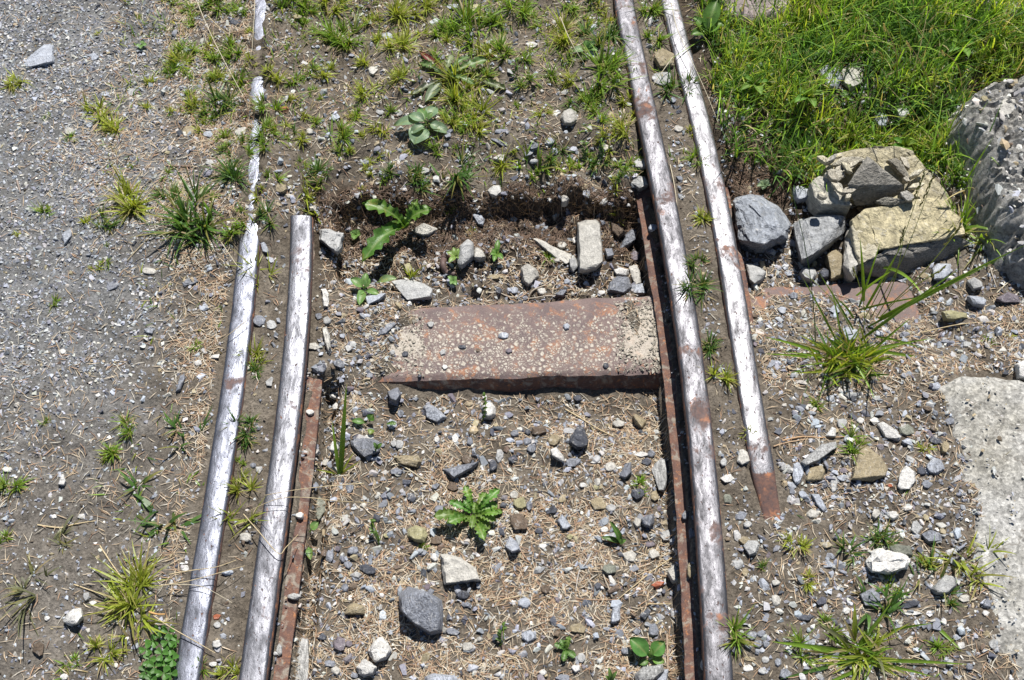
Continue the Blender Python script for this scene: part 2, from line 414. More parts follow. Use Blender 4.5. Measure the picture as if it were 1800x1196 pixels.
EDGE = np.array([(540, 352), (560, 348), (600, 352), (640, 333), (700, 338), (760, 348), (800, 328), (850, 342), (900, 329), (960, 318), (1010, 319), (1060, 323), (1110, 336), (1160, 350)], float)
EDGE2 = np.array([(1262, 292), (1300, 300), (1340, 318), (1390, 312), (1430, 300), (1470, 296)], float)
def G(X, Y, noise=True):
    X = np.asarray(X, float); Y = np.asarray(Y, float)
    px, py = unproj(X, Y, -.03)
    a, b, c1, c2 = fA(X, Y), fB(X, Y), fC1(X, Y), fC2(X, Y)
    gl, rr, gr, rl = xGL(Y), xRR(Y), xGR(Y), xRL(Y)
    # the cut earth edge of the pit, and the smaller one right of the rails
    ex, ey = unproj(X, Y, -.012)
    wob = 12 * vnoise(ex / 34, ey / 80, 51) + 5 * vnoise(ex / 10, ey / 40, 52)
    f = sst(0, 7, ey - np.interp(ex, EDGE[:, 0], EDGE[:, 1]) - wob) * sst(500, 440, ey) * sst(575, 605, ex)
    b = b + (np.minimum(b, -.076 - .010 * sst(850, 1000, ex)) - b) * f
    f = sst(0, 7, ey - np.interp(ex, EDGE2[:, 0], EDGE2[:, 1]) - wob) * sst(430, 370, ey) * sst(1480, 1450, ex)
    c2 = c2 + (np.minimum(c2, -.068) - c2) * f
    # slots beside the feet inside the gauge
    lowR = sst(-.050, -.066, b); pr = foot_profile(np.maximum(rr - X, 0), b, .036)
    b1 = np.where(rr - X < .075, b + (pr - b) * lowR, b)
    lowL = sst(-.052, -.064, b) * (Y < Y_GL0); pl = foot_profile(np.maximum(X - gl, 0), b, .035)
    b1 = np.where(X - gl < .085, b1 + (pl - b1) * lowL, b1)
    wAB = sst(-.004, .004, X - gl)
    wBC = sst(-.004, .004, X - rr)
    wCC = sst(-.004, .004, X - gr)
    z = a + (b1 - a) * wAB
    z = z + (c1 - z) * wBC
    z = z + (c2 - z) * wCC
    if noise:
        path = np.clip(sst(330, 120, px) * sst(900, 500, py), 0, 1)
        onfoot = ((X > gl + .015) & (X < rr - .015)).astype(float)
        amp = 1.25 - .6 * path
        calm = np.where((X > gl) & (X < gl + .07) & (lowL > 0), sst(.046, .065, X - gl), 1) * np.where((X < rr) & (X > rr - .07) & (lowR > 0), sst(.040, .060, rr - X), 1)
        amp = amp * (.10 + .90 * calm)
        z = z + amp * (.0038 * vnoise(X / .055, Y / .055, 1) + .0024 * vnoise(X / .018, Y / .018, 2) + .0013 * vnoise(X / .0085, Y / .0085, 3))
        pit = sst(-.030, -.075, b) * ((X > gl) & (X < rr)) * (py > 310) * (py < 500)
        z = z + pit * (.010 * vnoise(X / .03, Y / .03, 5) + .006 * vnoise(X / .012, Y / .012, 6))
        pit2 = ((X > gr) & (py > 270) & (py < 360) & (px < 1450)).astype(float)
        z = z + pit2 * (.008 * vnoise(X / .025, Y / .025, 8))
    # keep the rail heads clear of soil, except where they are buried
    side = sst(.002, .016, np.abs(X - rl - .002 * vnoise(Y / .02, Y * 0, 46)))          # the edges go under first
    bury = .0040 * (sst(440, 425, py) * sst(335, 345, py)) + .009 * (sst(233, 226, py) * sst(196, 203, py)) + .009 * (sst(162, 152, py) * sst(88, 96, py))
    bury = bury + np.where(py < 440, .0105 * side, 0)
    for f, hw, bb in ((rl, .024, bury), (gl, .026, np.where(Y > Y_GL0 - .004, 9, 0)), (rr, .024, np.where(np.abs(py - 118) < 14, .007, 0.0)), (gr, .024, 0.0)):
        near = np.abs(X - f) < hw
        cap = -.0035 + 0 * bb + np.where(bb > 1, bb, 0) + (bb if f is rr else 0) - .004 * sst(.016, .023, np.abs(X - f))
        if f is gr: cap = np.where(Y < Y_GR0 + .004, 9, np.where(py > 830, -.014, cap))
        z = np.where(near, np.minimum(z, cap), z)
    lump = np.maximum(bury, .0) * (1 + .5 * vnoise(X / .012, Y / .012, 44))
    z = z + np.where(np.abs(X - rl) < .05, (lump + (bury > .001) * .0015 * vnoise(X / .006, Y / .006, 45)) * sst(.05, .018, np.abs(X - rl)) * (.9 if noise else 1), 0)
    return z

def gz(px, py):
    z = np.full(np.shape(px), -.03)
    for _ in range(6):
        x, y = proj(px, py, z)
        z = .5 * z + .5 * G(np.atleast_1d(x), np.atleast_1d(y)).reshape(np.shape(px))
    return z

def axis(a0, a1, step, far):
    core = list(np.arange(a0, a1 + step / 2, step)); lo, hi, s = [], [], step
    p = core[-1]
    while p < far:
        s *= 1.25; p += s; hi.append(p)
    s, p = step, core[0]
    while p > -far:
        s *= 1.25; p -= s; lo.append(p)
    return np.array(lo[::-1] + core + hi)
gx, gy = axis(-1.12, 1.12, .004, 40), axis(.22, 1.72, .004, 40)
GX, GY = np.meshgrid(gx, gy)
GZ = G(GX, GY)
ppx, ppy = unproj(GX, GY, -.01)
# material zones: gravelly path at the left, darker brown soil in the pits and under the meadow
path = sst(420, 170, ppx + 60 * vnoise(GX / .08, GY / .08, 21)) * (1 - .75 * sst(520, 1000, ppy + 1.1 * ppx * 0))
path = np.where(GY * CP + CAM_H * SP < .3, .5, path)
inB = (GX > xGL(GY)) & (GX < xRR(GY))
pit_dark = np.clip(inB * sst(300, 330, ppy) * sst(515, 430, ppy) + (GX > xGR(GY)) * (ppx < 1480) * sst(240, 300, ppy) * sst(430, 350, ppy), 0, 1)
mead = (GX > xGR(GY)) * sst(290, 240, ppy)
dark_soil = np.clip(pit_dark * (.75 + .4 * vnoise(GX / .02, GY / .02, 9)) + .7 * mead, 0, 1)
nx, ny = len(gx), len(gy)
idx = np.arange(nx * ny).reshape(ny, nx)
F = np.stack([idx[:-1, :-1], idx[:-1, 1:], idx[1:, 1:], idx[1:, :-1]], -1).reshape(-1, 4)
me = np_mesh('ground', np.stack([GX, GY, GZ], -1).reshape(-1, 3), F, M_SOIL, smooth=True,
             extra={'path': path.ravel(), 'dark_soil': dark_soil.ravel()})
tag(mobj('ground', me), kind='structure')

# ------------------------------------------------------------------ rails
def sweep(prof, ys, xf, wear=None, zoff=None, wsc=None, jit=0.0, close=True, seed=0):
    """prof [(x,z)], swept along y"""
    prof = np.array(prof); k = len(prof); n = len(ys)
    xs = xf(ys)
    V = np.zeros((n, k, 3))
    ws = np.ones(n) if wsc is None else wsc
    zo = np.zeros(n) if zoff is None else zoff
    V[..., 0] = xs[:, None] + prof[None, :, 0] * ws[:, None]
    V[..., 1] = ys[:, None]
    V[..., 2] = prof[None, :, 1] + zo[:, None]
    if jit:
        for a in (0, 2):
            V[..., a] += jit * (vnoise(V[..., 1] / .012 + 5 * seed, np.arange(k)[None, :] * .7 + a * 9 + 0 * V[..., 1], 40 + seed)
                                + 1.3 * vnoise(V[..., 1] / .05 + seed, np.arange(k)[None, :] * .5 + a * 7 + 0 * V[..., 1], 41 + seed))
    V = V.reshape(-1, 3)
    i = np.arange(n - 1)[:, None] * k; j = np.arange(k)[None, :]; j2 = (j + 1) % k
    Fq = np.stack([i + j, i + j2, i + k + j2, i + k + j], -1).reshape(-1, 4)
    caps = []
    for base, rev in ((0, False), ((n - 1) * k, True)):          # cap as quads fan
        for q in range(1, k // 2):
            c = [base + q - 1, base + q, base + k - q - 1, base + k - q]
            caps.append(c[::-1] if not rev else c)
    Fq = np.vstack([Fq, np.array(caps)])
    wv = None if wear is None else np.tile(np.array(wear), n)
    return V, Fq, wv

HEAD = [(-.015, -.020), (-.0205, -.0165), (-.0215, -.013), (-.0215, -.0058), (-.0206, -.0030), (-.0188, -.0013), (-.0155, -.0004), (-.006, .0002),
        (.006, .0002), (.0155, -.0004), (.0188, -.0013), (.0206, -.0030), (.0215, -.0058), (.0215, -.013), (.0205, -.0165), (.015, -.020)]
HW = [0, 0, .02, .12, .45, .85, 1, 1, 1, 1, .85, .45, .12, .02, 0, 0]
def foot(half): return [(-half, -.0585), (-half, -.0535), (-half + .003, -.0525), (-.010, -.047), (.010, -.047), (half - .003, -.0525), (half, -.0535), (half, -.0585)]
WEB = [(-.0045, -.046), (-.0045, -.019), (.0045, -.019), (.0045, -.046)]

def make_rail(xf, y0, y1, m, half, label, seed, dive=False, tilt=0.0, wide=.8):
    ys = np.unique(np.concatenate([np.arange(y0, .25, .05), np.arange(max(y0, .25), min(y1, 1.8), .006), np.arange(1.8, y1, .05), [y1]]))
    ys = ys[(ys >= y0) & (ys <= y1)]
    root = empty('rail', (0, 0, 0)); tag(root, label, 'rail', 'the four rails of the track')
    zo = np.zeros(len(ys)); ws = np.full(len(ys), wide)
    if dive:
        t = sst(y0 + .13, y0, ys); zo = -.012 * t; ws = wide * (1 - .22 * sst(y0 + .10, y0, ys))
    hd = [(x, z - tilt * x) for x, z in HEAD]
    V, Fq, wv = sweep(hd, ys, xf, HW, zo, ws, .0003, seed=seed)
    if dive: wv = wv * np.repeat(1 - sst(y0 + .085, y0 + .06, ys), len(HEAD)) 
    me = np_mesh('rail_head', V, Fq, m, smooth=True, extra={'wear': wv}); me.set_sharp_from_angle(angle=math.radians(60))
    mobj('rail_head', me, root)
    ya = ys[ys > y0 + (.14 if dive else 0)]
    V, Fq, _ = sweep(WEB, ya, xf, seed=seed); mobj('rail_web', np_mesh('rail_web', V, Fq, M_RUSTDARK), root)
    V, Fq, _ = sweep(foot(half), ya, xf, jit=.0007, seed=seed + 3)
    mobj('rail_foot', np_mesh('rail_foot', V, Fq, M_RUST, smooth=False), root)
    return root
make_rail(xRL, -1.5, 4.5, M_RAIL_L, .036, 'leftmost rail, polished blue-grey top, its far end half buried in soil', 1, tilt=.05)
make_rail(xGL, -1.5, Y_GL0, M_RAIL_GL, .035, 'shorter left inner rail ending beside a yellowish grass tuft', 2, tilt=.04, wide=.84)
make_rail(xRR, -1.5, 4.5, M_RAIL_R, .036, 'inner right rail with dull violet-grey top and orange rust patches', 3, tilt=0, wide=.86)
make_rail(xGR, Y_GR0, 4.5, M_RAIL_GR, .036, 'rightmost rail, bright silver top, its near tip orange with rust', 4, dive=True)

# ------------------------------------------------------------------ the steel sleeper
def P3(px, py, z):
    x, y = proj(px, py, z); return np.array([float(x), float(y), z])
ST = -.0625
BL, BR = P3(620, 548, ST), P3(1612, 490, ST)
FL = P3(610, 671, ST); FRx = P3(1165, 655, ST)
fd = (FRx - FL) / (FRx[0] - FL[0]); FR = FL + fd * (BR[0] - FL[0] + .01)
root = empty('steel_sleeper', tuple(P3(900, 600, ST)))
tag(root, 'rusty steel trough sleeper with cream lime spots lying under the rails', 'sleeper')
nu, nv = 240, 40
U, Vv = np.meshgrid(np.linspace(0, 1, nu), np.linspace(0, 1, nv))
Pb = BL[None, None] * (1 - U[..., None]) + BR[None, None] * U[..., None]
Pf = FL[None, None] * (1 - U[..., None]) + FR[None, None] * U[..., None]
Pt = Pb * (1 - Vv[..., None]) + Pf * Vv[..., None]
edge = np.minimum(Vv, 1 - Vv)
Pt[..., 2] += -.004 * sst(.07, 0, edge) ** 1.5 + .0006 * vnoise(Pt[..., 0] / .05, Pt[..., 1] / .05, 60) - .012 * sst(.03, 0, U) - .02 * sst(.985, 1, U)
Pt[..., 1] += .002 * vnoise(Pt[..., 0] / .06, 3 * Vv, 61) * (edge < .01) + .0012 * vnoise(Pt[..., 0] / .012, 3 * Vv, 62) * (edge < .01)
spx, spy = unproj(Pt[..., 0], Pt[..., 1], ST)
lime = .34 + .40 * np.exp(-((spx - 830) / 130) ** 2 - ((spy - 640) / 45) ** 2) + .30 * np.exp(-((spx - 980) / 200) ** 2 - ((spy - 610) / 60) ** 2) \
    + .72 * sst(1060, 1125, spx) * sst(1250, 1180, spx) * sst(650, 620, spy) + .75 * np.exp(-((spx - 700) / 60) ** 2 - ((spy - 600) / 40) ** 2) \
    - .3 * sst(645, 668, spy) - .25 * sst(555, 525, spy)
idx = np.arange(nu * nv).reshape(nv, nu)
Fq = np.stack([idx[:-1, :-1], idx[1:, :-1], idx[1:, 1:], idx[:-1, 1:]], -1).reshape(-1, 4)
L = np.array(root.location)
me = np_mesh('top_plate', Pt.reshape(-1, 3) - L, Fq, M_SLEEPER, smooth=True, extra={'lime': np.clip(lime, -1, 1.5).ravel()})
mobj('top_plate', me, root)
def flange(row, sgn, name):
    rows = [row, row + np.array([0, sgn * .003, -.006]), row + np.array([0, sgn * .009, -.030]), row + np.array([0, sgn * .012, -.056]),
            row + np.array([0, sgn * .004, -.056])]
    A = np.stack(rows); A[1:4, :, 1] += .001 * vnoise(A[1:4, :, 0] / .02, A[1:4, :, 2] / .01, 66)
    k, n = A.shape[:2]; idx = np.arange(k * n).reshape(k, n)
    Fq = np.stack([idx[:-1, :-1], idx[1:, :-1], idx[1:, 1:], idx[:-1, 1:]], -1).reshape(-1, 4)
    if sgn > 0: Fq = Fq[:, ::-1]
    mobj(name, np_mesh(name, A.reshape(-1, 3) - L, Fq, M_RUSTDARK if sgn > 0 else M_RUST, smooth=False), root)
flange(Pt[-1], -1, 'front_flange'); flange(Pt[0], 1, 'rear_flange')

# ------------------------------------------------------------------ loose ground cover ("stuff": pieces nobody could count)
def hull_proto(n, seed, flat=(1, .8, .55)):
    r = random.Random(seed); bm = bmesh.new()
    for _ in range(n):
        v = Vector((r.gauss(0, 1), r.gauss(0, 1), r.gauss(0, 1))).normalized() * r.uniform(.8, 1)
        bm.verts.new((v.x * flat[0], v.y * flat[1], v.z * flat[2]))
    res = bmesh.ops.convex_hull(bm, input=bm.verts)
    bmesh.ops.delete(bm, geom=list({g for g in res['geom_interior'] + res['geom_unused'] if isinstance(g, bmesh.types.BMVert)}), context='VERTS')
    bmesh.ops.triangulate(bm, faces=bm.faces); bm.verts.index_update()
    V = np.array([v.co[:] for v in bm.verts]); Fc = np.array([[v.index for v in f.verts] for f in bm.faces]); bm.free()
    return V / np.abs(V[:, :2]).max(), Fc

def rotmats(n, tilt, rnd):
    a = rnd.uniform(0, 2 * np.pi, n); b = rnd.normal(0, tilt, n); c = rnd.normal(0, tilt, n)
    ca, sa, cb, sb, cc, sc = np.cos(a), np.sin(a), np.cos(b), np.sin(b), np.cos(c), np.sin(c)
    Z = np.zeros((n, 3, 3)); Z[:, 0, 0] = ca; Z[:, 0, 1] = -sa; Z[:, 1, 0] = sa; Z[:, 1, 1] = ca; Z[:, 2, 2] = 1
    X = np.zeros((n, 3, 3)); X[:, 0, 0] = 1; X[:, 1, 1] = cb; X[:, 1, 2] = -sb; X[:, 2, 1] = sb; X[:, 2, 2] = cb
    Y = np.zeros((n, 3, 3)); Y[:, 1, 1] = 1; Y[:, 0, 0] = cc; Y[:, 0, 2] = sc; Y[:, 2, 0] = -sc; Y[:, 2, 2] = cc
    return Z @ X @ Y

def scatter(protos, pos, R, sc, colr, rnd):
    which = rnd.randint(0, len(protos), len(pos)); Vs, Fs, Cs = [], [], []; base = 0
    for k, (V, Fc) in enumerate(protos):
        m = which == k
        if not m.any(): continue
        W = np.einsum('nij,nvj->nvi', R[m], V[None] * sc[m][:, None, :]) + pos[m][:, None, :]
        nn = W.shape[0]
        Vs.append(W.reshape(-1, 3)); Fs.append((Fc[None] + (np.arange(nn) * len(V))[:, None, None] + base).reshape(-1, 3))
        Cs.append(np.repeat(colr[m], len(V), 0)); base += nn * len(V)
    return np.vstack(Vs), np.vstack(Fs), np.vstack(Cs)

PAL = {'b': (.27, .285, .325), 'B': (.47, .50, .56), 'd': (.09, .097, .12), 'g': (.50, .50, .49), 'p': (.60, .575, .52), 'w': (.80, .78, .74),
       't': (.40, .33, .21), 'n': (.17, .125, .09), 'y': (.42, .39, .22), 'r': (.38, .12, .06), 'v': (.22, .19, .215), 'e': (.26, .27, .22)}
def pal(keys, probs, n, rnd, jit=.18):
    K = np.array([PAL[k] for k in keys]); c = K[rnd.choice(len(keys), n, p=np.array(probs) / sum(probs))]
    return c * (1 + rnd.uniform(-jit, jit, (n, 1))) * (1 + rnd.uniform(-.04, .04, (n, 3)))

def on_rail(X, Y, m=.024):
    r = (np.abs(X - xRL(Y)) < np.where(Y > Y_GL0 - .03, np.minimum(m, .009 + .010 * vnoise(Y / .03, Y * 0, 97)), m)) | (np.abs(X - xRR(Y)) < m)
    r |= (np.abs(X - xGL(Y)) < m) & (Y < Y_GL0)
    r |= (np.abs(X - xGR(Y)) < m) & (Y > Y_GR0 + .02)
    return r
SLAB = [(1655, 672), (1700, 655), (1850, 668), (2300, 690), (2500, 1400), (1860, 1400), (1785, 1196), (1750, 1120), (1745, 1050), (1725, 990), (1712, 900), (1694, 830), (1690, 770), (1672, 720)]
BOULDER = [(1676, 200), (1690, 150), (1722, 124), (1800, 104), (1950, 90), (2100, 300), (2000, 470), (1850, 470), (1800, 440), (1778, 420), (1758, 385), (1740, 340), (1716, 305), (1706, 260)]
def in_poly(px, py, poly):
    c = np.zeros(np.shape(px), bool); n = len(poly)
    for i in range(n):
        x1, y1 = poly[i]; x2, y2 = poly[(i + 1) % n]
        c ^= ((y1 > py) != (y2 > py)) & (px < (x2 - x1) * (py - y1) / (y2 - y1 + 1e-9) + x1)
    return c
SLEEP = [(745, 530), (1150, 517), (1172, 660), (625, 668), (700, 610)]
def zones(X, Y):
    """weights of the kinds of ground at a place, and its photo position"""
    px, py = unproj(X, Y, -.03)
    gl, rr, gr, rl = xGL(Y), xRR(Y), xGR(Y), xRL(Y)
    wob = 60 * vnoise(X / .07, Y / .07, 31)
    Z = dict(px=px, py=py)
    A = X < rl
    Z['path'] = A * sst(400, 250, px + wob) 
    Z['verge'] = A * (1 - sst(400, 250, px + wob) * 1.0)
    Z['fwL'] = (X >= rl) & (X < gl) & (Y < Y_GL0)
    Z['in'] = ((X >= gl) | ((Y >= Y_GL0) & (X > rl))) & (X < rr)
    Z['fwR'] = (X >= rr) & (X < gr)
    Z['right'] = X >= gr
    Z['hid'] = in_poly(px, py, SLAB) | in_poly(px, py, BOULDER)
    Z['sleep'] = Z['in'] & in_poly(px, py, SLEEP)
    return Z
def sample(n, x0=-1.5, x1=1.75, y0=.05, y1=2.3):
    n = int(n * 1.32)
    X = rs.uniform(x0, x1, n); Y = rs.uniform(y0, y1, n); return X, Y
AREA = 2.7 * 2.05

def thin(X, Y, dens):
    k = rs.uniform(0, 1, len(X)) < dens
    return X[k], Y[k]
def framefall(px, py):      # sparser outside the frame
    return np.where((px > -60) & (px < 1860) & (py > -60) & (py < 1256), 1.0, .25)

SM = [hull_proto(8, i, (1, .8, .6)) for i in range(14)]
MD = [hull_proto(13, 50 + i, (1, .78, .5)) for i in range(14)]
CR = [hull_proto(6, 90 + i, (1, .9, .8)) for i in range(6)]

def gravel(name, X, Y, size, sig, keys, probs, protos, label, mx=.0066, mn=.0008, lift=.15, tilt=.35):
    ok = ~on_rail(X, Y, .025); X, Y = X[ok], Y[ok]; n = len(X)
    s = np.clip(size * np.exp(rs.normal(0, sig, n)), mn, mx)
    sc = np.stack([s, s * rs.uniform(.75, 1.1, n), s * rs.uniform(.6, 1.1, n)], -1)
    Z = G(X, Y) + s * lift
    V, Fc, C = scatter(protos, np.stack([X, Y, Z], -1), rotmats(n, tilt, rs), sc, pal(keys, probs, n, rs), rs)
    tag(mobj(name, np_mesh(name, V, Fc, M_GRAVEL, C)), label, 'gravel', kind='stuff')
    return n

# fine chippings of the path
X, Y = sample(330000); z = zones(X, Y)
far = sst(950, 480, z['py'] + .9 * z['px'] - 100)
patchy = sst(-.35, .35, vnoise(X / .09, Y / .09, 12) + .5 * vnoise(X / .03, Y / .03, 13))
d = z['path'] * (.22 + .78 * far) * (.55 + .45 * patchy) + z['verge'] * (.30) * (.4 + .6 * patchy)
X, Y = thin(X, Y, d * framefall(z['px'], z['py']))
gravel('path_chippings', X, Y, .0022, .36, 'bBgpwtd', [8, 6, 5, 2.0, .8, .6, 1.8], SM, 'fine blue-grey and white stone chippings covering the path left of the track', mx=.0052)
# pebbles inside and right of the track
X, Y = sample(330000); z = zones(X, Y)
pn = sst(-.5, .4, vnoise(X / .07, Y / .07, 14) + .4 * vnoise(X / .025, Y / .025, 15))
up = sst(520, 300, z['py'])
d = z['in'] * ((.42 - .17 * up) * (.35 + .65 * pn)) + z['right'] * (.52 - .2 * up) * (.3 + .7 * pn) + z['fwL'] * .10 + z['fwR'] * .20 + z['verge'] * .13 * (.4 + .6 * pn) + z['path'] * .03
d = np.where(z['hid'] | z['sleep'], 0, d)
X, Y = thin(X, Y, d * framefall(z['px'], z['py']))
gravel('small_pebbles', X, Y, .0026, .40, 'bBgpwtndv', [8, 3.5, 4.5, 3, 1.1, 2.0, 1.6, 3.0, .8], SM, 'small grey, white and tan pebbles scattered between and beside the rails', mx=.0050)
X, Y = sample(40000); z = zones(X, Y)
pn = sst(-.4, .4, vnoise(X / .08, Y / .08, 16))
d = z['in'] * (.48 - .26 * sst(330, 200, z['py'])) * (.4 + .6 * pn) + z['right'] * .62 * (.3 + .7 * pn) * sst(260, 330, z['py']) + z['verge'] * .14 + z['fwL'] * .05 + z['fwR'] * .10
d = np.where(z['hid'] | z['sleep'], 0, d)
X, Y = thin(X, Y, d * framefall(z['px'], z['py']))
gravel('coarse_pebbles', X, Y, .0054, .32, 'bBgpwtndvr', [8, 3.5, 4.5, 2.2, .5, 1.8, 1.8, 2.8, .8, .10], MD, 'coarser angular pebbles of slate and limestone in the track bed', mx=.0098, lift=.22)
# pebbles that fell on the rail feet and the plate
n = 240; Y = rs.uniform(.2, 1.0, n); keep = vnoise(Y / .03, Y * 0, 93) > -.25; Y = Y[keep]; n = len(Y); X = np.where(rs.rand(n) < .5, xRR(Y) - .012 - .012 * rs.rand(n) ** 1.5, xGL(Y) + .012 + .012 * rs.rand(n) ** 1.5)
s = rs.uniform(.0010, .0038, n); P = np.stack([X, Y, np.full(n, -.044) + s * .1], -1)
V, Fc, C = scatter(MD, P, rotmats(n, .3, rs), np.stack([s, s * .9, s * .8], -1), pal('bBgptn', [5, 3, 4, 3, 2, 1], n, rs), rs)
tag(mobj('fallen_pebbles', np_mesh('fallen_pebbles', V, Fc, M_GRAVEL, C)), 'small pebbles and grit caught on the rusty rail feet', 'gravel', kind='stuff')

# crumbs of soil
X, Y = sample(120000); z = zones(X, Y)
cn = sst(-.3, .5, vnoise(X / .06, Y / .06, 18))
pitm = z['in'] * sst(300, 330, z['py']) * sst(440, 400, z['py'])
d = z['in'] * (.35 + .45 * sst(330, 260, z['py'])) * (.4 + .6 * cn) + .4 * pitm + z['right'] * .40 + z['fwL'] * .45 + z['fwR'] * .5 + z['verge'] * .35 + z['path'] * .28
d = np.where(z['hid'] | (z['sleep'] & ((z['px'] < 1095) & (z['px'] > 700))), 0, np.clip(d, 0, 1))
X, Y = thin(X, Y, d * framefall(z['px'], z['py']))
ok = ~on_rail(X, Y, .0235); X, Y = X[ok], Y[ok]; n = len(X); z = zones(X, Y)
s = np.clip(.0013 * np.exp(rs.normal(0, .4, n)), .0005, .0045)
hm = np.clip(z['in'] * sst(300, 330, z['py']) * sst(450, 400, z['py']) + z['right'] * sst(400, 330, z['py']), 0, 1)[:, None]
cc = np.array([(.135, .112, .086)]) * (1 - hm) + np.array([(.065, .045, .032)]) * hm
cc = cc * (1 + rs.uniform(-.3, .35, (n, 1)))
V, Fc, C = scatter(CR, np.stack([X, Y, G(X, Y) + s * .2], -1), rotmats(n, .6, rs), np.stack([s, s, s * .8], -1), cc, rs)
tag(mobj('soil_crumbs', np_mesh('soil_crumbs', V, Fc, M_CRUMB, C)), 'crumbs of dry grey-brown soil lying over the whole ground', 'soil', kind='stuff')

# fallen larch needles
def needles(X, Y, L, W, Z, colr, name, label, curl=.25, mtl=None):
    n = len(X); a = rs.uniform(0, 2 * np.pi, n); l = L * rs.uniform(.55, 1.2, n); k = rs.normal(0, curl, n)
    wd = W * rs.uniform(.7, 1.2, n) / 2
    P = []
    segs = 2
    for j in range(segs + 1):
        t = j / segs - .5; aa = a + k * t * 2
        P.append((X + np.cos(a) * l * t - np.sin(a) * k * l * (t * t), Y + np.sin(a) * l * t + np.cos(a) * k * l * (t * t)))
    zz = [G(p[0], p[1]) for p in P]
    tip = rs.uniform(0, 1, n)
    V = np.zeros((n, segs + 1, 2, 3))
    top = np.maximum.reduce(zz) if n else 0
    for j in range(segs + 1):
        t = j / segs
        zj = np.maximum(zz[j], .45 * zz[j] + .55 * ((1 - t) * zz[0] + t * zz[-1])) + Z + .0022 * rs.rand(n) * (t if True else 0) + .0012 * tip
        ww = wd * (1 - .75 * abs(t - .5) * 2 * .8)
        tw = rs.uniform(-.7, .7, n)
        nxv, nyv = -np.sin(a), np.cos(a)
        for s_, q in ((-1, 0), (1, 1)):
            V[:, j, q, 0] = P[j][0] + s_ * nxv * ww; V[:, j, q, 1] = P[j][1] + s_ * nyv * ww; V[:, j, q, 2] = zj + s_ * ww * tw * .6
    b = np.arange(n)[:, None] * (2 * (segs + 1))
    Fq = np.concatenate([np.stack([b[:, 0] + 2 * j, b[:, 0] + 2 * j + 1, b[:, 0] + 2 * j + 3, b[:, 0] + 2 * j + 2], -1) for j in range(segs)])
    return V.reshape(-1, 3), Fq, np.repeat(colr, 2 * (segs + 1), 0)
def ncol(n):
    K = np.array([(.46, .35, .23), (.34, .22, .135), (.56, .47, .35), (.24, .15, .10), (.42, .27, .17), (.55, .51, .43)])
    return K[rs.choice(6, n, p=[.26, .17, .24, .08, .12, .13])] * (1 + rs.uniform(-.2, .2, (n, 1)))
X, Y = sample(430000); z = zones(X, Y)
cl = sst(-.30, .30, vnoise(X / .05, Y / .05, 25) + .45 * vnoise(X / .02, Y / .02, 26))
px, py = z['px'], z['py']
d = z['in'] * (.14 + .62 * sst(640, 720, py) + .25 * sst(320, 420, py) * sst(660, 560, py)) * (.25 + .75 * cl)
d += z['verge'] * (.75 + .35 * sst(650, 800, py) + .2 * np.exp(-((py - 250) / 110) ** 2)) * (.2 + .8 * cl)
d += z['verge'] * .45 * sst(600, 720, py) * np.exp(-((X - xRL(Y) + .045) / .035) ** 2)
d += z['path'] * (.03 + .20 * 1.8 * np.exp(-((px - 220) / 90) ** 2 - ((py - 250) / 130) ** 2) + .07 * sst(500, 800, py) * cl)
d += z['right'] * (.10 + .42 * sst(470, 520, py) * sst(760, 620, py) + .15 * sst(700, 800, py)) * (.25 + .75 * cl)
d += z['right'] * .35 * np.exp(-((px - 1330) / 50) ** 2 - ((py - 470) / 40) ** 2)
d += z['fwL'] * .03 + z['fwR'] * .07
d = np.where(z['hid'] | (z['sleep'] & (px > 700) & (px < 1090)), 0, d)
X, Y = thin(X, Y, np.clip(d, 0, 1) * framefall(px, py))
ok = ~on_rail(X, Y, .03); X, Y = X[ok], Y[ok]
ND = needles(X, Y, .017, .0011, .0006, ncol(len(X)), '', '')
tag(mobj('larch_needles', np_mesh('larch_needles', *ND[:2], M_NEEDLE, ND[2])), 'tan and rust-brown larch needles strewn thickly between the rails', 'needles', kind='stuff')
# grit lying on the concrete
n = 900; px = rs.uniform(1655, 2000, n); py = rs.uniform(650, 1250, n); X, Y = proj(px, py, .006)
edgeness = np.abs(px - 1700 - .12 * (py - 700)) < 60
k = in_poly(px, py, SLAB) & (rs.rand(n) < np.where(edgeness, .8, .18)); X, Y = X[k], Y[k]; n = len(X)
s = np.clip(.0018 * np.exp(rs.normal(0, .45, n)), .0007, .0055)
V, Fc, C = scatter(MD, np.stack([X, Y, .0055 + s * .1], -1), rotmats(n, .3, rs), np.stack([s, s * .9, s * .6], -1), pal('gpBtwn', [6, 6, 2, 3, 2, 1], n, rs), rs)
tag(mobj('concrete_grit', np_mesh('concrete_grit', V, Fc, M_GRAVEL, C)), 'loose grit and pebbles strewn along the edge of the concrete slab', 'gravel', kind='stuff')
# root fibres hanging in the dark bank of the pit
n = 1900; px = rs.uniform(565, 1150, n); py = np.interp(px, EDGE[:, 0], EDGE[:, 1]) + rs.uniform(8, 95, n)
n2 = 500; px = np.concatenate([px, rs.uniform(1265, 1400, n2)]); py = np.concatenate([py, rs.uniform(265, 345, n2)])
X, Y = proj(px, py, -.05); ok = ~on_rail(X, Y, .04); X, Y = X[ok], Y[ok]
cf = np.array([(.13, .085, .058)]) * (1 + rs.uniform(-.5, .9, (len(X), 1)))
ND = needles(X, Y, .024, .0011, .0030, cf, '', '', curl=.9)
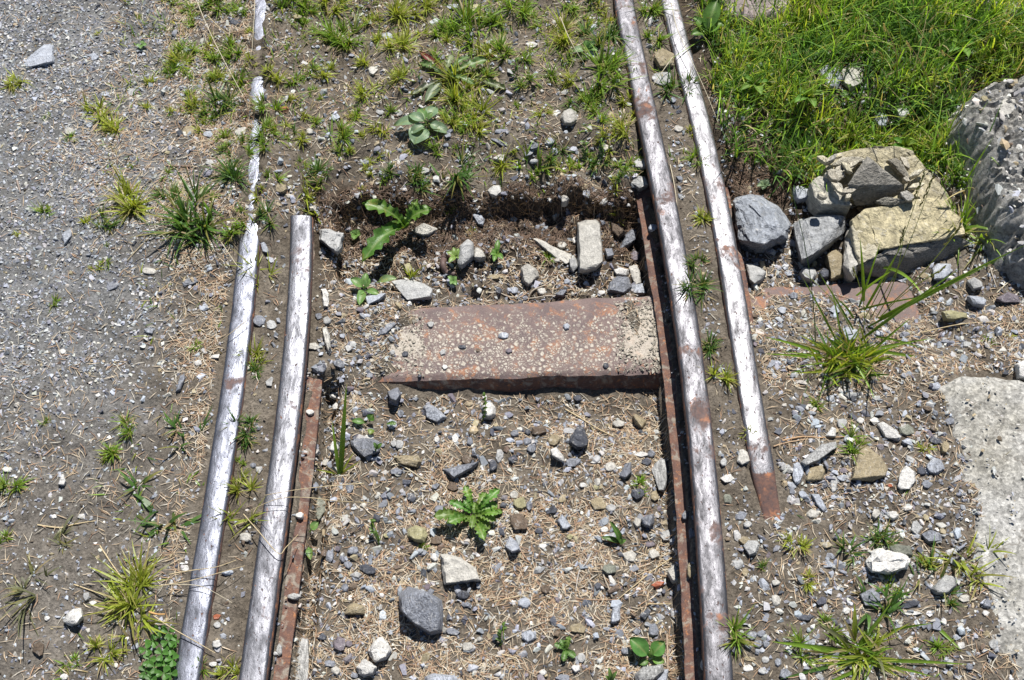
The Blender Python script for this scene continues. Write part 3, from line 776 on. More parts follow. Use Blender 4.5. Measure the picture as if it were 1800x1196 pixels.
# and on the cut face itself
n = 900; ex = rs.uniform(600, 1150, n); ey = np.interp(ex, EDGE[:, 0], EDGE[:, 1]) + rs.uniform(-1, 6, n); zf = -rs.uniform(.01, .085, n); X, Y = proj(ex, ey, -.012); Y = Y - .006 + .10 * (zf + .012) - .002
az = rs.uniform(0, 6.28, n); l = rs.uniform(.004, .016, n); A = np.stack([X, Y, zf], -1); D = np.stack([np.cos(az), -.35 + 0 * az, np.sin(az)], -1) * l[:, None]; Wv = np.stack([-np.sin(az), 0 * az, np.cos(az)], -1) * .0006
ok = ~on_rail(X, Y, .04); A, D, Wv = A[ok], D[ok], Wv[ok]; V2 = np.stack([A - Wv, A + Wv, A + D + Wv * .4, A + D - Wv * .4], 1).reshape(-1, 3); k0 = len(ND[0])
ND = (np.vstack([ND[0], V2]), np.vstack([ND[1], k0 + np.arange(len(V2)).reshape(-1, 4)]), np.vstack([ND[2], np.repeat(np.array([(.15, .10, .07)]) * (1 + rs.uniform(-.5, .9, (len(A), 1))), 4, 0)]))
tag(mobj('root_fibres', np_mesh('root_fibres', *ND[:2], M_NEEDLE, ND[2])), 'dark curled root fibres on the shaded bank of the pit', 'roots', kind='stuff')

# clods and pebbles stuck in the cut earth
for nm_, n, smn, smx, keys, pr, lb in (('bank_clods', 420, .0022, .0075, None, None, 'dark clods of earth crumbling from the edge of the pit'), ('bank_pebbles', 300, .0014, .0055, 'bBgptn', [5, 3, 5, 3, 1, 2], 'pebbles stuck in the dark cut bank of the pit')):
    ex = rs.uniform(600, 1150, n); d_ = rs.rand(n); ey = np.interp(ex, EDGE[:, 0], EDGE[:, 1]) + np.where(d_ < .35, rs.uniform(-14, 4, n), rs.uniform(0, 75, n)); s = smn + (smx - smn) * rs.rand(n) ** 2
    X, Y = proj(ex, ey, np.where(d_ < .35, -.012, -.05)); ok = ~on_rail(X, Y, .035); X, Y, s = X[ok], Y[ok], s[ok]; n = len(X)
    cc = pal(keys, pr, n, rs) if keys else np.array([(.085, .062, .046)]) * (1 + rs.uniform(-.4, .5, (n, 1)))
    V, Fc, C = scatter(MD, np.stack([X, Y, G(X, Y) + s * .25], -1), rotmats(n, .6, rs), np.stack([s, s * .9, s * .85], -1), cc, rs)
    tag(mobj(nm_, np_mesh(nm_, V, Fc, M_GRAVEL if keys else M_CRUMB, C)), lb, 'gravel' if keys else 'soil', kind='stuff')
# sandy dirt washed over both ends of the plate
n = 2600; ex = np.where(rs.rand(n) < .6, 1168 - 85 * rs.rand(n) ** 1.6, 640 + 105 * rs.rand(n) ** 1.5); ey = np.where(ex > 900, rs.uniform(528, 655, n), rs.uniform(548, 662, n)); X, Y = proj(ex, ey, ST)
kk = vnoise(X / .012, Y / .012, 95) > -.45; X, Y = X[kk], Y[kk]; n = len(X); s = np.clip(.0013 * np.exp(rs.normal(0, .5, n)), .0005, .0048)
cc = np.array([(.36, .33, .275)]) * (1 + rs.uniform(-.35, .25, (n, 1)))
V, Fc, C = scatter(CR + SM, np.stack([X, Y, np.maximum(G(X, Y), ST) + s * .3], -1), rotmats(n, .6, rs), np.stack([s, s, s * .75], -1), cc, rs)
tag(mobj('sandy_dirt', np_mesh('sandy_dirt', V, Fc, M_CRUMB, C)), 'pale sandy dirt washed over both ends of the sleeper plate', 'soil', kind='stuff')

# ------------------------------------------------------------------ stones: every one a thing
LAND = {'the pale plantain rosette': (742, 222), 'the red-leaved dandelion': (783, 131), 'the big dandelion in the pit': (704, 385), 'the oval-leaved seedling': (645, 500),
        'the flat slab behind the sleeper': (725, 510), 'the lobed weed below the sleeper': (835, 905), 'the plant with two oval leaves': (1140, 1130),
        'the lone upright pair of blades': (598, 800), 'the pitted black stone': (1018, 770), 'the white chalky lump at bottom centre': (667, 1142), 'the cream-faced stone': (808, 1000),
        'the end of the left inner rail': (529, 380), 'the orange rail tip': (1360, 880), 'the tall seeding grass clump': (1490, 640), 'the broad-bladed clump at lower right': (1520, 1150),
        'the corner of the concrete slab': (1670, 680), 'the white crusted rock': (1560, 985), 'the large tan stone': (1530, 820), 'the split yellow rock': (1600, 400),
        'the round grey boulder by the rail': (1340, 390), 'the clover patch': (285, 1160), 'the lush yellow-green tuft at lower left': (248, 1050),
        'the big dark tuft left of the rails': (345, 385), "the sleeper's left front corner": (625, 672), "the sleeper's far right end": (1590, 520),
        'the pale blue slab on the path': (69, 100), 'the rough boulder': (1730, 250), 'the white triangular chip': (109, 844), 'the red chip between the left rails': (381, 1084),
        'the big blue-grey stone': (740, 1075), 'the upright block in the pit': (1038, 430), 'the tall leaning slab by the right foot': (1162, 835), 'the forked grey stone': (583, 420),
        'the round pale stone': (859, 722), 'the blue slate with a white pebble': (645, 787), 'the slate shard at the bottom edge': (532, 1160), 'the grey wedge rock': (1440, 420)}
USED = set()
def unique(build):
    """try descriptions until one is not taken"""
    for txt in build:
        if len(txt.split()) <= 16 and txt not in USED:
            USED.add(txt); return txt
    return txt
def where(px, py):
    ls = sorted(LAND.items(), key=lambda kv: (kv[1][0] - px) ** 2 + (kv[1][1] - py) ** 2)
    for nm, (lx, ly) in ls[:12]:
        dx, dy = px - lx, py - ly; dd = math.hypot(dx, dy)
        if dd < 9: continue
        a = math.degrees(math.atan2(-dy, dx)) % 360
        dr = ['right of', 'up and right of', 'above', 'up and left of', 'left of', 'down and left of', 'below', 'down and right of'][int((a + 22.5) // 45) % 8]
        q = 'just ' if dd < 55 else ('' if dd < 110 else 'well ')
        yield q + dr + ' ' + nm
    def short(nm):
        lx, ly = LAND[nm]; return ('left' if px < lx else 'right') if abs(px - lx) > abs(py - ly) else ('above' if py < ly else 'below')
    for i in range(6):
        for j in range(i + 1, 7):
            a, b = ls[i][0], ls[j][0]
            yield short(a).replace('left', 'left of').replace('right', 'right of') + ' ' + a + ', ' + short(b).replace('left', 'left of').replace('right', 'right of') + ' ' + b
CN = {'b': 'blue-grey', 'B': 'light blue', 'd': 'dark slate', 'g': 'grey', 'p': 'pale buff', 'w': 'white', 't': 'tan', 'n': 'brown', 'y': 'yellowish', 'r': 'brick-red', 'v': 'purplish', 'e': 'greenish grey'}
def zone_group(px, py):
    X, Y = proj(px, py, 0)
    if X < xRL(Y): return 'stones on the ground left of the rails'
    if X < xGL(Y) and Y < Y_GL0: return 'stones in the groove between the left rails'
    if X > xGR(Y): return 'stones on the ground right of the rails'
    if X > xRR(Y): return 'stones in the groove between the right rails'
    return 'stones lying inside the track above the sleeper' if py < 660 else 'stones lying inside the track below the sleeper'

def rock_mesh(pts, seed, sub, amp, sharp=38, bev=.0):
    """angular stone: convex hull of world points, edges worn, faces roughened"""
    bm = bmesh.new()
    for p in pts: bm.verts.new(p)
    res = bmesh.ops.convex_hull(bm, input=bm.verts)
    dead = list({g for g in res['geom_interior'] + res['geom_unused'] if isinstance(g, bmesh.types.BMVert) and g.is_valid})
    if dead: bmesh.ops.delete(bm, geom=dead, context='VERTS')
    bmesh.ops.dissolve_limit(bm, angle_limit=math.radians(9), verts=bm.verts, edges=bm.edges)
    if bev: bmesh.ops.bevel(bm, geom=bm.edges, offset=bev, segments=1, profile=.5, affect='EDGES')
    bmesh.ops.triangulate(bm, faces=bm.faces)
    for _ in range(sub):
        mxl = bm_len(bm) * .5
        bmesh.ops.subdivide_edges(bm, edges=[e for e in bm.edges if e.calc_length() > mxl], cuts=1, use_grid_fill=False)
        bmesh.ops.triangulate(bm, faces=bm.faces)
    bm.normal_update(); bm.verts.index_update()
    V = np.array([v.co[:] for v in bm.verts]); Nn = np.array([v.normal[:] for v in bm.verts])
    size = np.ptp(V, axis=0).max()
    d = vnoise3(V / (size * .30) + seed, seed % 97) * .6 + vnoise3(V / (size * .12) + seed, seed % 89 + 3) * .35 + vnoise3(V / (size * .045) + seed, seed % 83 + 6) * .18
    if sub >= 3:                                      # cleavage: ragged steps across the bedding
        rg = random.Random(seed); dr = np.array([rg.uniform(-.5, .5), rg.uniform(.2, .6), 1.0]); dr /= np.linalg.norm(dr); side = np.array([rg.uniform(-1, 1), rg.uniform(-1, 1), .3]); side /= np.linalg.norm(side)
        u1 = (V @ dr) / (size * .11) + 1.1 * vnoise3(V / (size * .28) + 3, seed % 71); u2 = (V @ side) / (size * .34) + .9 * vnoise3(V / (size * .3) + 9, seed % 67)
        d = d - .9 * (u1 - np.floor(u1)) ** 2 - .9 * (u2 - np.floor(u2)) ** 3
    V = V + Nn * (d * amp * size)[:, None]
    for i, v in enumerate(bm.verts): v.co = V[i]
    me = bpy.data.meshes.new('stone'); bm.to_mesh(me); bm.free()
    me.polygons.foreach_set('use_smooth', [True] * len(me.polygons)); me.set_sharp_from_angle(angle=math.radians(sharp))
    return me
def bm_len(bm):
    return max(e.calc_length() for e in bm.edges)

def finish_stone(name, me, key, m, label, px, py, cat='stone', group=None, jit=.12, r=None):
    r = r or random
    c = Vector((0, 0, 0)); vs = [v.co for v in me.vertices]
    for v in vs: c += v
    c /= len(vs); c.z = min(v.z for v in vs)
    for v in me.vertices: v.co -= c
    me.materials.clear(); me.materials.append(m)
    o = mobj(name, me, loc=c)
    k = 1 + r.uniform(-jit, jit); col = PAL[key] if isinstance(key, str) else key
    o.color = (*[x * k for x in col], 1)
    tag(o, label, cat, group or zone_group(px, py))
    return o

def poly_stone(poly, h, key, label=None, name='stone', m=None, sub=3, amp=.020, inset=.80, tip=(0, 0), z0=None, seed=0, cat='stone', sink=.5, group=None, sharp=38):
    """outline from the photo at the stone's own level; h in metres above the ground; tip = slope of the top"""
    r = random.Random(seed * 7919 + int(poly[0][0] * 13 + poly[0][1])); n = len(poly)
    cx = sum(p[0] for p in poly) / n; cy = sum(p[1] for p in poly) / n
    g = float(gz(cx, cy + 4)) if z0 is None else z0
    h *= .86; pts = []
    C0 = P3(cx, cy, g + h * .5)
    for x, y in poly:
        lo = P3(x, y, g + h * .30)
        ins = min(.97, inset * r.uniform(.80, 1.12))
        hi = P3(cx + (x - cx) * ins, cy + (y - cy) * ins, g + h)
        hi[2] += h * (r.uniform(-.34, .12) + tip[0] * (x - cx) / 30 + tip[1] * (y - cy) / 30)
        pts += [lo, hi]
        bt = C0 + (lo - C0) * .85; bt[2] = g - h * sink - .003; pts.append(bt)
    me = rock_mesh([tuple(p) for p in pts], r.randint(1, 9999), sub, amp, sharp, bev=min(.0010, h * .05))
    return finish_stone(name, me, key, m or M_STONE, label, cx, cy, cat, group, r=r)

ON_PLATE = {(996, 575), (885, 590), (812, 610), (840, 616), (778, 620), (895, 617), (712, 623), (782, 645), (1065, 643), (738, 661), (757, 570), (930, 662)}
def blob(cx, cy, w, h, key, rot=0, hz=None, m=None, z0=None, kind=None):
    """smaller stone: centre, width, height in photo pixels, turn in degrees"""
    r = random.Random(int(cx * 31 + cy * 17)); n = r.choice((5, 6, 7, 8)); w, h = (w, h) if (cx, cy) in ON_PLATE else (w * 1.2, h * 1.2)
    a0 = r.uniform(0, 6.28); poly = []
    for i in range(n):
        a = a0 + (i + r.uniform(-.3, .3)) * 2 * math.pi / n; k = r.uniform(.86, 1.1)
        x, y = math.cos(a) * w / 2 * k, math.sin(a) * h / 2 * k
        ra = math.radians(rot); poly.append((cx + x * math.cos(ra) - y * math.sin(ra), cy + x * math.sin(ra) + y * math.cos(ra)))
    hh = hz or min(w, h) / 1250 * r.uniform(.30, .52)
    big = max(w, h)
    size = 'large' if big > 34 else 'medium' if big > 22 else 'small' if big > 13 else 'tiny'
    asp = max(w, h) / min(w, h)
    shape = r.choice(('slender', 'long')) if asp > 2 else r.choice(('flat', 'oblong')) if asp > 1.4 else r.choice(('angular', 'blocky', 'rounded'))
    if shape == 'rounded': inset = .68
    else: inset = .84
    if m is None:
        m = M_CHALK if key in 'w' else M_SLATE if key in 'bdB' and r.random() < .6 else M_STONE
    nm = 'pebble' if big < 15 else 'stone'
    if kind: shape = kind
    lab = unique([f'{size} {shape} {CN[key]} {nm} {q}' for q in where(cx, cy)] + [f'{size} {shape} {CN[key]} {nm} on bare soil {q}' for q in where(cx, cy)])
    return poly_stone(poly, hh, key, lab, nm, m, 2 if big < 26 else 3, .022, inset, seed=int(cx + cy), z0=z0)

def Q(ox, oy, s, pts):      # crop coordinates -> photo pixels
    return [(ox + a / s, oy + b / s) for a, b in pts]

PIT = 'stones lying inside the track above the sleeper'
# the larger stones, outlines from the photograph
BIG = [
 ([(1014, 391), (1030, 386), (1049, 383), (1056, 396), (1060, 425), (1061, 460), (1050, 472), (1030, 475), (1015, 483), (1014, 440)], .042, 'p', 'upright block-shaped pale stone, tallest in the pit behind the sleeper', dict(inset=.93, amp=.014, tip=(-.03, .0), m=M_STONE)),
 ([(700, 1045), (717, 1030), (752, 1040), (778, 1055), (781, 1085), (777, 1112), (757, 1117), (722, 1095), (702, 1072)], .046, 'b', 'big blue-grey angular stone casting shadow at bottom centre', dict(inset=.84, amp=.016, m=M_SLATE, tip=(0, -.05))),
 ([(561, 402), (575, 401), (583, 411), (605, 409), (602, 432), (592, 442), (572, 431), (560, 422)], .026, 'g', 'forked grey stone just right of the left inner rail end', dict(amp=.04)),
 ([(728, 400), (745, 391), (770, 402), (758, 410), (742, 414), (726, 408)], .020, 'p', 'pale grey stone half under the leaves of the pit dandelion', {}),
 ([(826, 372), (838, 364), (853, 385), (850, 397), (840, 394)], .016, 'B', 'blue angular stone on the bank right of the pit dandelion', {}),
 ([(808, 430), (822, 420), (833, 426), (834, 450), (810, 470), (802, 462)], .026, 'g', 'standing grey stone with dark shaded face in the pit', dict(tip=(0, -.3))),
 ([(834, 432), (846, 436), (855, 452), (842, 457), (832, 454)], .018, 'p', 'pale grey stone leaning against the standing one in the pit', {}),
 ([(687, 495), (703, 491), (722, 492), (745, 498), (761, 508), (760, 524), (738, 526), (715, 528), (700, 512)], .013, 'g', 'flat smooth grey slab with orange stain behind the sleeper', dict(inset=.95, amp=.008, name='slab')),
 ([(563, 508), (572, 505), (579, 515), (577, 540), (568, 541)], .014, 'w', 'crusted white elongated stone beside the left inner rail', dict(m=M_CHALK, amp=.05)),
 ([(708, 465), (720, 462), (727, 475), (715, 482)], .012, 'y', 'cream yellow stone behind the star-shaped grass tuft', {}),
 ([(640, 521), (655, 516), (680, 515), (668, 528), (645, 536)], .012, 'B', 'light blue flat stone under the oval-leaved seedling', {}),
 ([(856, 335), (866, 326), (880, 325), (883, 338), (872, 347), (860, 343)], .020, 'w', 'whitish knobbly stone on the top edge of the pit', dict(m=M_CHALK)),
 ([(985, 345), (994, 340), (1001, 350), (997, 356), (987, 357)], .015, 'p', 'small pale stone sticking out of the dark bank', {}),
 ([(970, 380), (982, 368), (986, 378), (975, 385)], .014, 'p', 'pale wedge stone on the dark bank above the long slab', {}),
 ([(933, 418), (945, 418), (975, 433), (1005, 448), (1006, 462), (998, 466), (975, 452), (955, 436)], .016, 'p', 'long pale slab lying left of the upright block', dict(inset=.86, name='slab')),
 ([(1000, 455), (1012, 452), (1018, 470), (1008, 478), (1001, 470)], .014, 'g', 'grey stone wedged under the left foot of the upright block', {}),
 ([(915, 470), (926, 460), (942, 472), (948, 485), (938, 500), (928, 504), (917, 492)], .026, 'p', 'mottled pale stone standing just behind the sleeper edge', dict(amp=.03, m=M_CHALK)),
 ([(1085, 434), (1098, 412), (1112, 400), (1122, 403), (1120, 420), (1102, 436), (1090, 440)], .020, 'b', 'dark leaning slate beside the right inner rail in the pit', dict(m=M_SLATE, tip=(0, -.1))),
 ([(1072, 390), (1085, 395), (1102, 408), (1088, 416), (1074, 407)], .018, 'n', 'brown stone right of the top of the upright block', {}),
 ([(1120, 385), (1138, 371), (1145, 374), (1142, 382), (1126, 389)], .012, 'B', 'light blue finger-shaped stone touching the right inner rail', {}),
 ([(1062, 437), (1076, 436), (1080, 448), (1066, 455)], .016, 'b', 'blue stone tight against the right side of the upright block', {}),
 ([(1076, 475), (1090, 470), (1106, 474), (1103, 484), (1082, 482)], .016, 'w', 'white stone on the blue slate behind the sleeper', dict(m=M_CHALK)),
 ([(1104, 468), (1120, 465), (1127, 480), (1128, 500), (1118, 505), (1110, 490)], .018, 'p', 'narrow pale grey stone by the rusty rail foot', {}),
 ([(1066, 512), (1072, 495), (1085, 485), (1105, 487), (1112, 505), (1100, 517)], .020, 'b', 'blue slate with angular faces touching the sleeper rear edge', dict(m=M_SLATE)),
 ([(1108, 502), (1130, 498), (1136, 516), (1106, 518)], .008, 'B', 'thin flat blue-grey slate at the sleeper rear right corner', dict(m=M_SLATE)),
 ([(975, 517), (990, 506), (998, 510), (990, 521)], .010, 'b', 'small blue wedge touching the sleeper rear edge', dict(m=M_SLATE)),
 ([(680, 688), (700, 680), (706, 694), (697, 708), (684, 703)], .024, 'b', 'blue-grey block against the front left of the sleeper', {}),
 ([(742, 715), (752, 709), (766, 715), (788, 735), (770, 743), (748, 733)], .018, 'B', 'flat light blue stone below the sleeper front', dict(m=M_SLATE)),
 ([(847, 716), (852, 708), (864, 707), (872, 716), (872, 730), (863, 737), (851, 735)], .022, 'w', 'round pale stone just below the sleeper beside a sprig', dict(inset=.66, amp=.02, m=M_CHALK, sharp=80)),
 ([(615, 775), (625, 769), (660, 772), (672, 778), (668, 795), (640, 804), (625, 795), (618, 785)], .016, 'b', 'blue slate carrying a white pebble, right of the upright blades', dict(m=M_SLATE)),
 ([(687, 800), (735, 800), (743, 812), (735, 823), (700, 815)], .015, 't', 'tan layered stone with a ragged front below the sleeper', dict(m=M_SLATE, amp=.03)),
 ([(777, 825), (815, 815), (843, 810), (838, 820), (808, 830), (795, 843)], .018, 'b', 'pale-topped slate slab above the lobed weed', dict(m=M_SLATE, name='slab')),
 ([(967, 790), (978, 785), (992, 803), (993, 812), (984, 808), (970, 800)], .016, 'w', 'white grey-veined stone left of the pitted black one', dict(m=M_CHALK)),
 ([(1002, 768), (1008, 757), (1015, 747), (1025, 750), (1036, 770), (1034, 788), (1015, 794), (1000, 782)], .024, 'd', 'pitted black stone with pale specks below the sleeper', dict(m=M_CHALK, inset=.72, amp=.035)),
 ([(1111, 730), (1118, 727), (1137, 740), (1130, 756), (1115, 743)], .018, 't', 'brown-tan wedge near the right rail foot in sleeper shade', {}),
 ([(1088, 838), (1098, 815), (1110, 812), (1111, 832), (1100, 842)], .015, 'b', 'dark blue upright oblong stone left of the leaning slab', dict(m=M_SLATE)),
 ([(1144, 825), (1150, 815), (1158, 808), (1172, 806), (1176, 835), (1168, 866), (1158, 862), (1152, 845)], .014, 'g', 'tall pale grey slab leaning beside the right rail foot', dict(inset=.93, amp=.01, name='slab', m=M_SLATE)),
 ([(773, 974), (785, 972), (812, 978), (835, 998), (848, 1022), (820, 1022), (800, 1026), (780, 1028)], .026, 'p', 'cream-faced stone with a dark left side above the big blue one', dict(amp=.03, m=M_CHALK, tip=(.1, 0))),
 ([(716, 930), (730, 923), (748, 928), (753, 942), (745, 955), (728, 952), (716, 944)], .014, 'y', 'yellowish green rounded stone left of the lobed weed', dict(inset=.7)),
 ([(604, 1080), (610, 1066), (622, 1058), (640, 1066), (642, 1081)], .018, 't', 'tan pyramid-shaped stone left of the big blue one', {}),
 ([(644, 1145), (655, 1128), (670, 1117), (682, 1130), (690, 1145), (680, 1160), (658, 1165)], .024, 'w', 'white chalky stone, upper one of a pair at bottom', dict(m=M_CHALK, amp=.035)),
 ([(625, 1172), (640, 1157), (663, 1173), (658, 1186), (640, 1190), (630, 1186)], .020, 'w', 'greyish white chalky stone, lower one of the bottom pair', dict(m=M_CHALK, amp=.035)),
 ([(745, 1190), (760, 1183), (800, 1186), (806, 1196), (800, 1210), (748, 1210)], .018, 'B', 'blue-grey stone cut by the bottom edge below the big one', dict(m=M_SLATE)),
 ([(522, 1124), (532, 1119), (543, 1122), (545, 1160), (544, 1206), (516, 1206), (519, 1160)], .012, 'g', 'long smooth slate shard against the left rusty rail foot', dict(inset=.93, amp=.006, m=M_SLATE)),
 ([(886, 960), (895, 942), (912, 955), (916, 968), (900, 972)], .018, 'B', 'light blue knobbly stone right of the lobed weed', dict(m=M_CHALK, amp=.035)),
 ([(979, 915), (988, 903), (1005, 925), (998, 932), (988, 931)], .014, 'B', 'light blue stone with white veins above the three-bladed sprout', {}),
 ([(895, 905), (915, 902), (929, 915), (927, 930), (905, 932), (896, 920)], .009, 'n', 'flat grey-brown stone flush with the needles by the weed', dict(inset=.92)),
 ([(1172, 1005), (1185, 990), (1196, 998), (1197, 1028), (1182, 1024)], .014, 'p', 'pale grey flat stone touching the right foot strip', {}),
 ([(1073, 1085), (1077, 1066), (1090, 1064), (1091, 1090), (1083, 1097), (1073, 1096)], .014, 'B', 'striped light blue oblong stone above the two-leaved plant', dict(m=M_SLATE)),
 ([(1115, 1185), (1130, 1172), (1165, 1167), (1170, 1180), (1150, 1198), (1118, 1202)], .018, 'g', 'grey slate under the plant with two oval leaves', dict(m=M_SLATE)),
 ([(1152, 1185), (1160, 1177), (1176, 1176), (1172, 1203), (1152, 1203)], .014, 'B', 'light blue stone at bottom edge below the two-leaved plant', {}),
 ([(1138, 905), (1150, 902), (1151, 920), (1143, 928), (1128, 922), (1126, 912)], .018, 'b', 'faceted blue-grey stone left of the right foot strip', dict(m=M_SLATE)),
 # right side
 ([(1495, 845), (1500, 822), (1506, 800), (1510, 786), (1522, 783), (1545, 800), (1562, 822), (1558, 838), (1535, 848)], .018, 't', 'large tan triangular stone with a dark spot', dict(inset=.86)),
 ([(1577, 855), (1583, 828), (1593, 817), (1608, 828), (1610, 845), (1600, 862), (1584, 862)], .016, 'w', 'whitish blue flat stone right of the large tan one', dict(inset=.9)),
 ([(1541, 745), (1552, 741), (1570, 752), (1585, 768), (1582, 775), (1555, 770)], .016, 'w', 'white slanting slab with a tan lower edge', dict(name='slab')),
 ([(1406, 812), (1420, 800), (1445, 780), (1470, 775), (1473, 787), (1452, 796), (1438, 812), (1415, 820)], .015, 'g', 'grey ragged slate crossed by a stalk shadow', dict(m=M_SLATE)),
 ([(1415, 845), (1422, 822), (1445, 818), (1451, 828), (1446, 844), (1420, 848)], .012, 't', 'tan flat stone left of the large tan one', dict(inset=.9)),
 ([(1628, 818), (1640, 803), (1655, 808), (1662, 825), (1647, 836), (1634, 830)], .014, 'B', 'light blue broken slate near the concrete slab edge', dict(m=M_SLATE)),
 ([(1425, 868), (1440, 868), (1455, 896), (1449, 901), (1436, 888)], .010, 'B', 'slender light blue splinter below the tan flat stone', {}),
 ([(1450, 767), (1462, 750), (1470, 753), (1470, 768)], .014, 'w', 'white wedge touched by a thin stalk shadow', {}),
 ([(1519, 988), (1528, 970), (1545, 963), (1570, 966), (1590, 972), (1604, 984), (1598, 1002), (1562, 1012), (1530, 1008)], .028, 'w', 'white crusted rock with grey underside at lower right', dict(m=M_CHALK, amp=.05, name='rock', cat='rock')),
 ([(1556, 962), (1575, 956), (1600, 960), (1606, 975), (1580, 974)], .020, 'e', 'greenish grey stone behind the white crusted rock', {}),
 ([(1620, 938), (1635, 932), (1655, 937), (1657, 952), (1630, 955)], .012, 'b', 'squarish blue slate between white rock and concrete slab', dict(m=M_SLATE, inset=.9)),
 ([(1510, 1045), (1523, 1037), (1535, 1032), (1548, 1045), (1550, 1066), (1522, 1064)], .012, 'b', 'flat blue-grey slate below the white crusted rock', dict(m=M_SLATE, inset=.92)),
 ([(1635, 1035), (1650, 1020), (1662, 1010), (1683, 1015), (1682, 1030), (1668, 1044), (1645, 1046)], .018, 'g', 'grey stone with a shaded notch right of a dark tuft', {}),
 ([(1391, 330), (1397, 321), (1410, 320), (1430, 330), (1437, 343), (1422, 350), (1402, 354), (1392, 342)], .026, 'B', 'small light grey block on the dark bank above the wedge rock', dict(name='rock', cat='rock')),
 ([(1288, 352), (1302, 345), (1322, 341), (1342, 342), (1368, 362), (1392, 390), (1386, 422), (1345, 437), (1315, 433), (1298, 415), (1290, 380)], .055, (.40, .43, .48), 'round grey boulder tight against the rightmost rail', dict(name='rock', cat='rock', sub=4, m=M_ROCK, inset=.86, amp=.028, z0=-.070)),
 ([(1395, 392), (1415, 384), (1440, 376), (1470, 375), (1487, 380), (1489, 402), (1458, 433), (1425, 463), (1408, 458), (1400, 425)], .048, (.43, .44, .45), 'grey wedge-shaped rock pointing down at the sleeper', dict(name='rock', cat='rock', sub=4, m=M_ROCK, inset=.90, amp=.016, z0=-.070)),
 ([(1450, 448), (1468, 436), (1482, 448), (1487, 486), (1462, 492), (1456, 470)], .030, 't', 'tan stone in shade below the grey wedge rock', dict(name='rock', cat='rock', z0=-.072)),
 ([(1486, 405), (1498, 396), (1506, 420), (1509, 470), (1507, 487), (1492, 490), (1483, 462), (1487, 430)], .050, 'p', 'narrow crusted cream rock standing left of the split yellow rock', dict(name='rock', cat='rock', m=M_CHALK, z0=-.070, inset=.85)),
 ([(1405, 478), (1412, 471), (1432, 471), (1437, 482), (1430, 494), (1412, 490)], .020, 'g', 'grey stone on the sleeper edge under the wedge rock', dict(z0=-.068)),
 ([(1440, 478), (1448, 470), (1459, 474), (1458, 488), (1442, 490)], .018, 'd', 'dark slate stone right of the grey one at the sleeper edge', dict(z0=-.068, m=M_SLATE)),
 ([(1638, 472), (1648, 463), (1672, 463), (1676, 476), (1662, 490), (1642, 489)], .020, 'B', 'light blue stone below the split yellow rock', {}),
 ([(1310, 462), (1326, 464), (1348, 478), (1342, 494), (1327, 502), (1315, 494)], .022, 'g', 'grey and white stone tight to the rightmost rail foot', dict(m=M_CHALK)),
 ([(1700, 493), (1712, 487), (1727, 496), (1728, 505), (1712, 507)], .016, 'g', 'grey blocky stone right of the sleeper end', {}),
 ([(1700, 520), (1720, 520), (1735, 527), (1731, 540), (1712, 534)], .018, 'B', 'light stone with shaded front right of the sleeper end', {}),
 ([(1750, 525), (1772, 513), (1790, 520), (1795, 530), (1765, 531)], .012, 'v', 'flat purplish grey stone near the right edge', dict(inset=.9)),
 ([(1654, 548), (1672, 545), (1700, 550), (1702, 560), (1680, 564), (1660, 560)], .012, 'y', 'flat cream yellowish stone above the concrete slab', {}),
 ([(1480, 578), (1492, 574), (1508, 580), (1505, 596), (1485, 600)], .018, 'B', 'light blue stone hidden within the tall seeding clump', {}),
 # upper part
 ([(38, 112), (58, 92), (78, 78), (95, 78), (96, 110), (70, 114), (48, 118)], .012, 'B', 'pale blue triangular slab set in the path gravel', dict(inset=.9, name='slab', m=M_STONE)),
 ([(984, 208), (990, 194), (1004, 190), (1014, 196), (1016, 212), (1005, 219), (990, 217)], .020, 'p', 'pale rounded stone among tufts near the right inner rail', {}),
 ([(1150, 90), (1165, 84), (1186, 95), (1186, 115), (1160, 117), (1148, 104)], .018, 't', 'tan stone lodged between the right rails near the top', {}),
 ([(1148, 130), (1162, 124), (1180, 128), (1183, 146), (1165, 150), (1148, 144)], .012, 'g', 'flat grey stone between the right rails below the tan one', {}),
 ([(858, 243), (868, 240), (902, 255), (904, 261), (890, 260)], .006, 'b', 'slender slate sliver in bare soil right of plantain', dict(m=M_SLATE)),
 ([(866, 278), (877, 271), (887, 272), (885, 283)], .008, 'w', 'bright white triangular flake on bare soil above the pit', {}),
 ([(1112, 284), (1122, 277), (1138, 280), (1141, 290), (1128, 297), (1116, 294)], .014, 'g', 'grey stone touching the right inner rail above the pit', {}),
 ([(1105, 305), (1122, 318), (1136, 310), (1142, 325), (1125, 332), (1108, 322)], .014, 'g', 'curved grey slate beside the right inner rail above the pit', dict(m=M_SLATE)),
 # left side
 ([(110, 1092), (118, 1078), (127, 1070), (143, 1068), (146, 1083), (135, 1096), (120, 1100)], .018, 'w', 'squarish white stone left of the lush yellow tuft', dict(inset=.88)),
 ([(101, 852), (108, 834), (112, 833), (116, 846), (111, 854)], .012, 'w', 'white triangular chip alone on the bare path', {}),
 ([(565, 577), (574, 573), (580, 590), (583, 615), (577, 622), (570, 605)], .014, 'p', 'pale splintery shard standing beside the left inner rail', dict(m=M_SLATE)),
 ([(455, 422), (463, 419), (473, 440), (472, 446), (461, 443)], .008, 'B', 'pale blue flake beside the left outer rail', {}),
 ([(308, 690), (316, 660), (324, 656), (326, 664), (316, 688)], .012, 'b', 'slender blue-grey stone standing on the left verge', dict(m=M_SLATE)),
]
for i, (poly, h, key, lab, kw) in enumerate(BIG):
    kw = dict(kw); USED.add(lab)
    poly_stone(poly, h, key, lab, seed=i + 3, **kw)

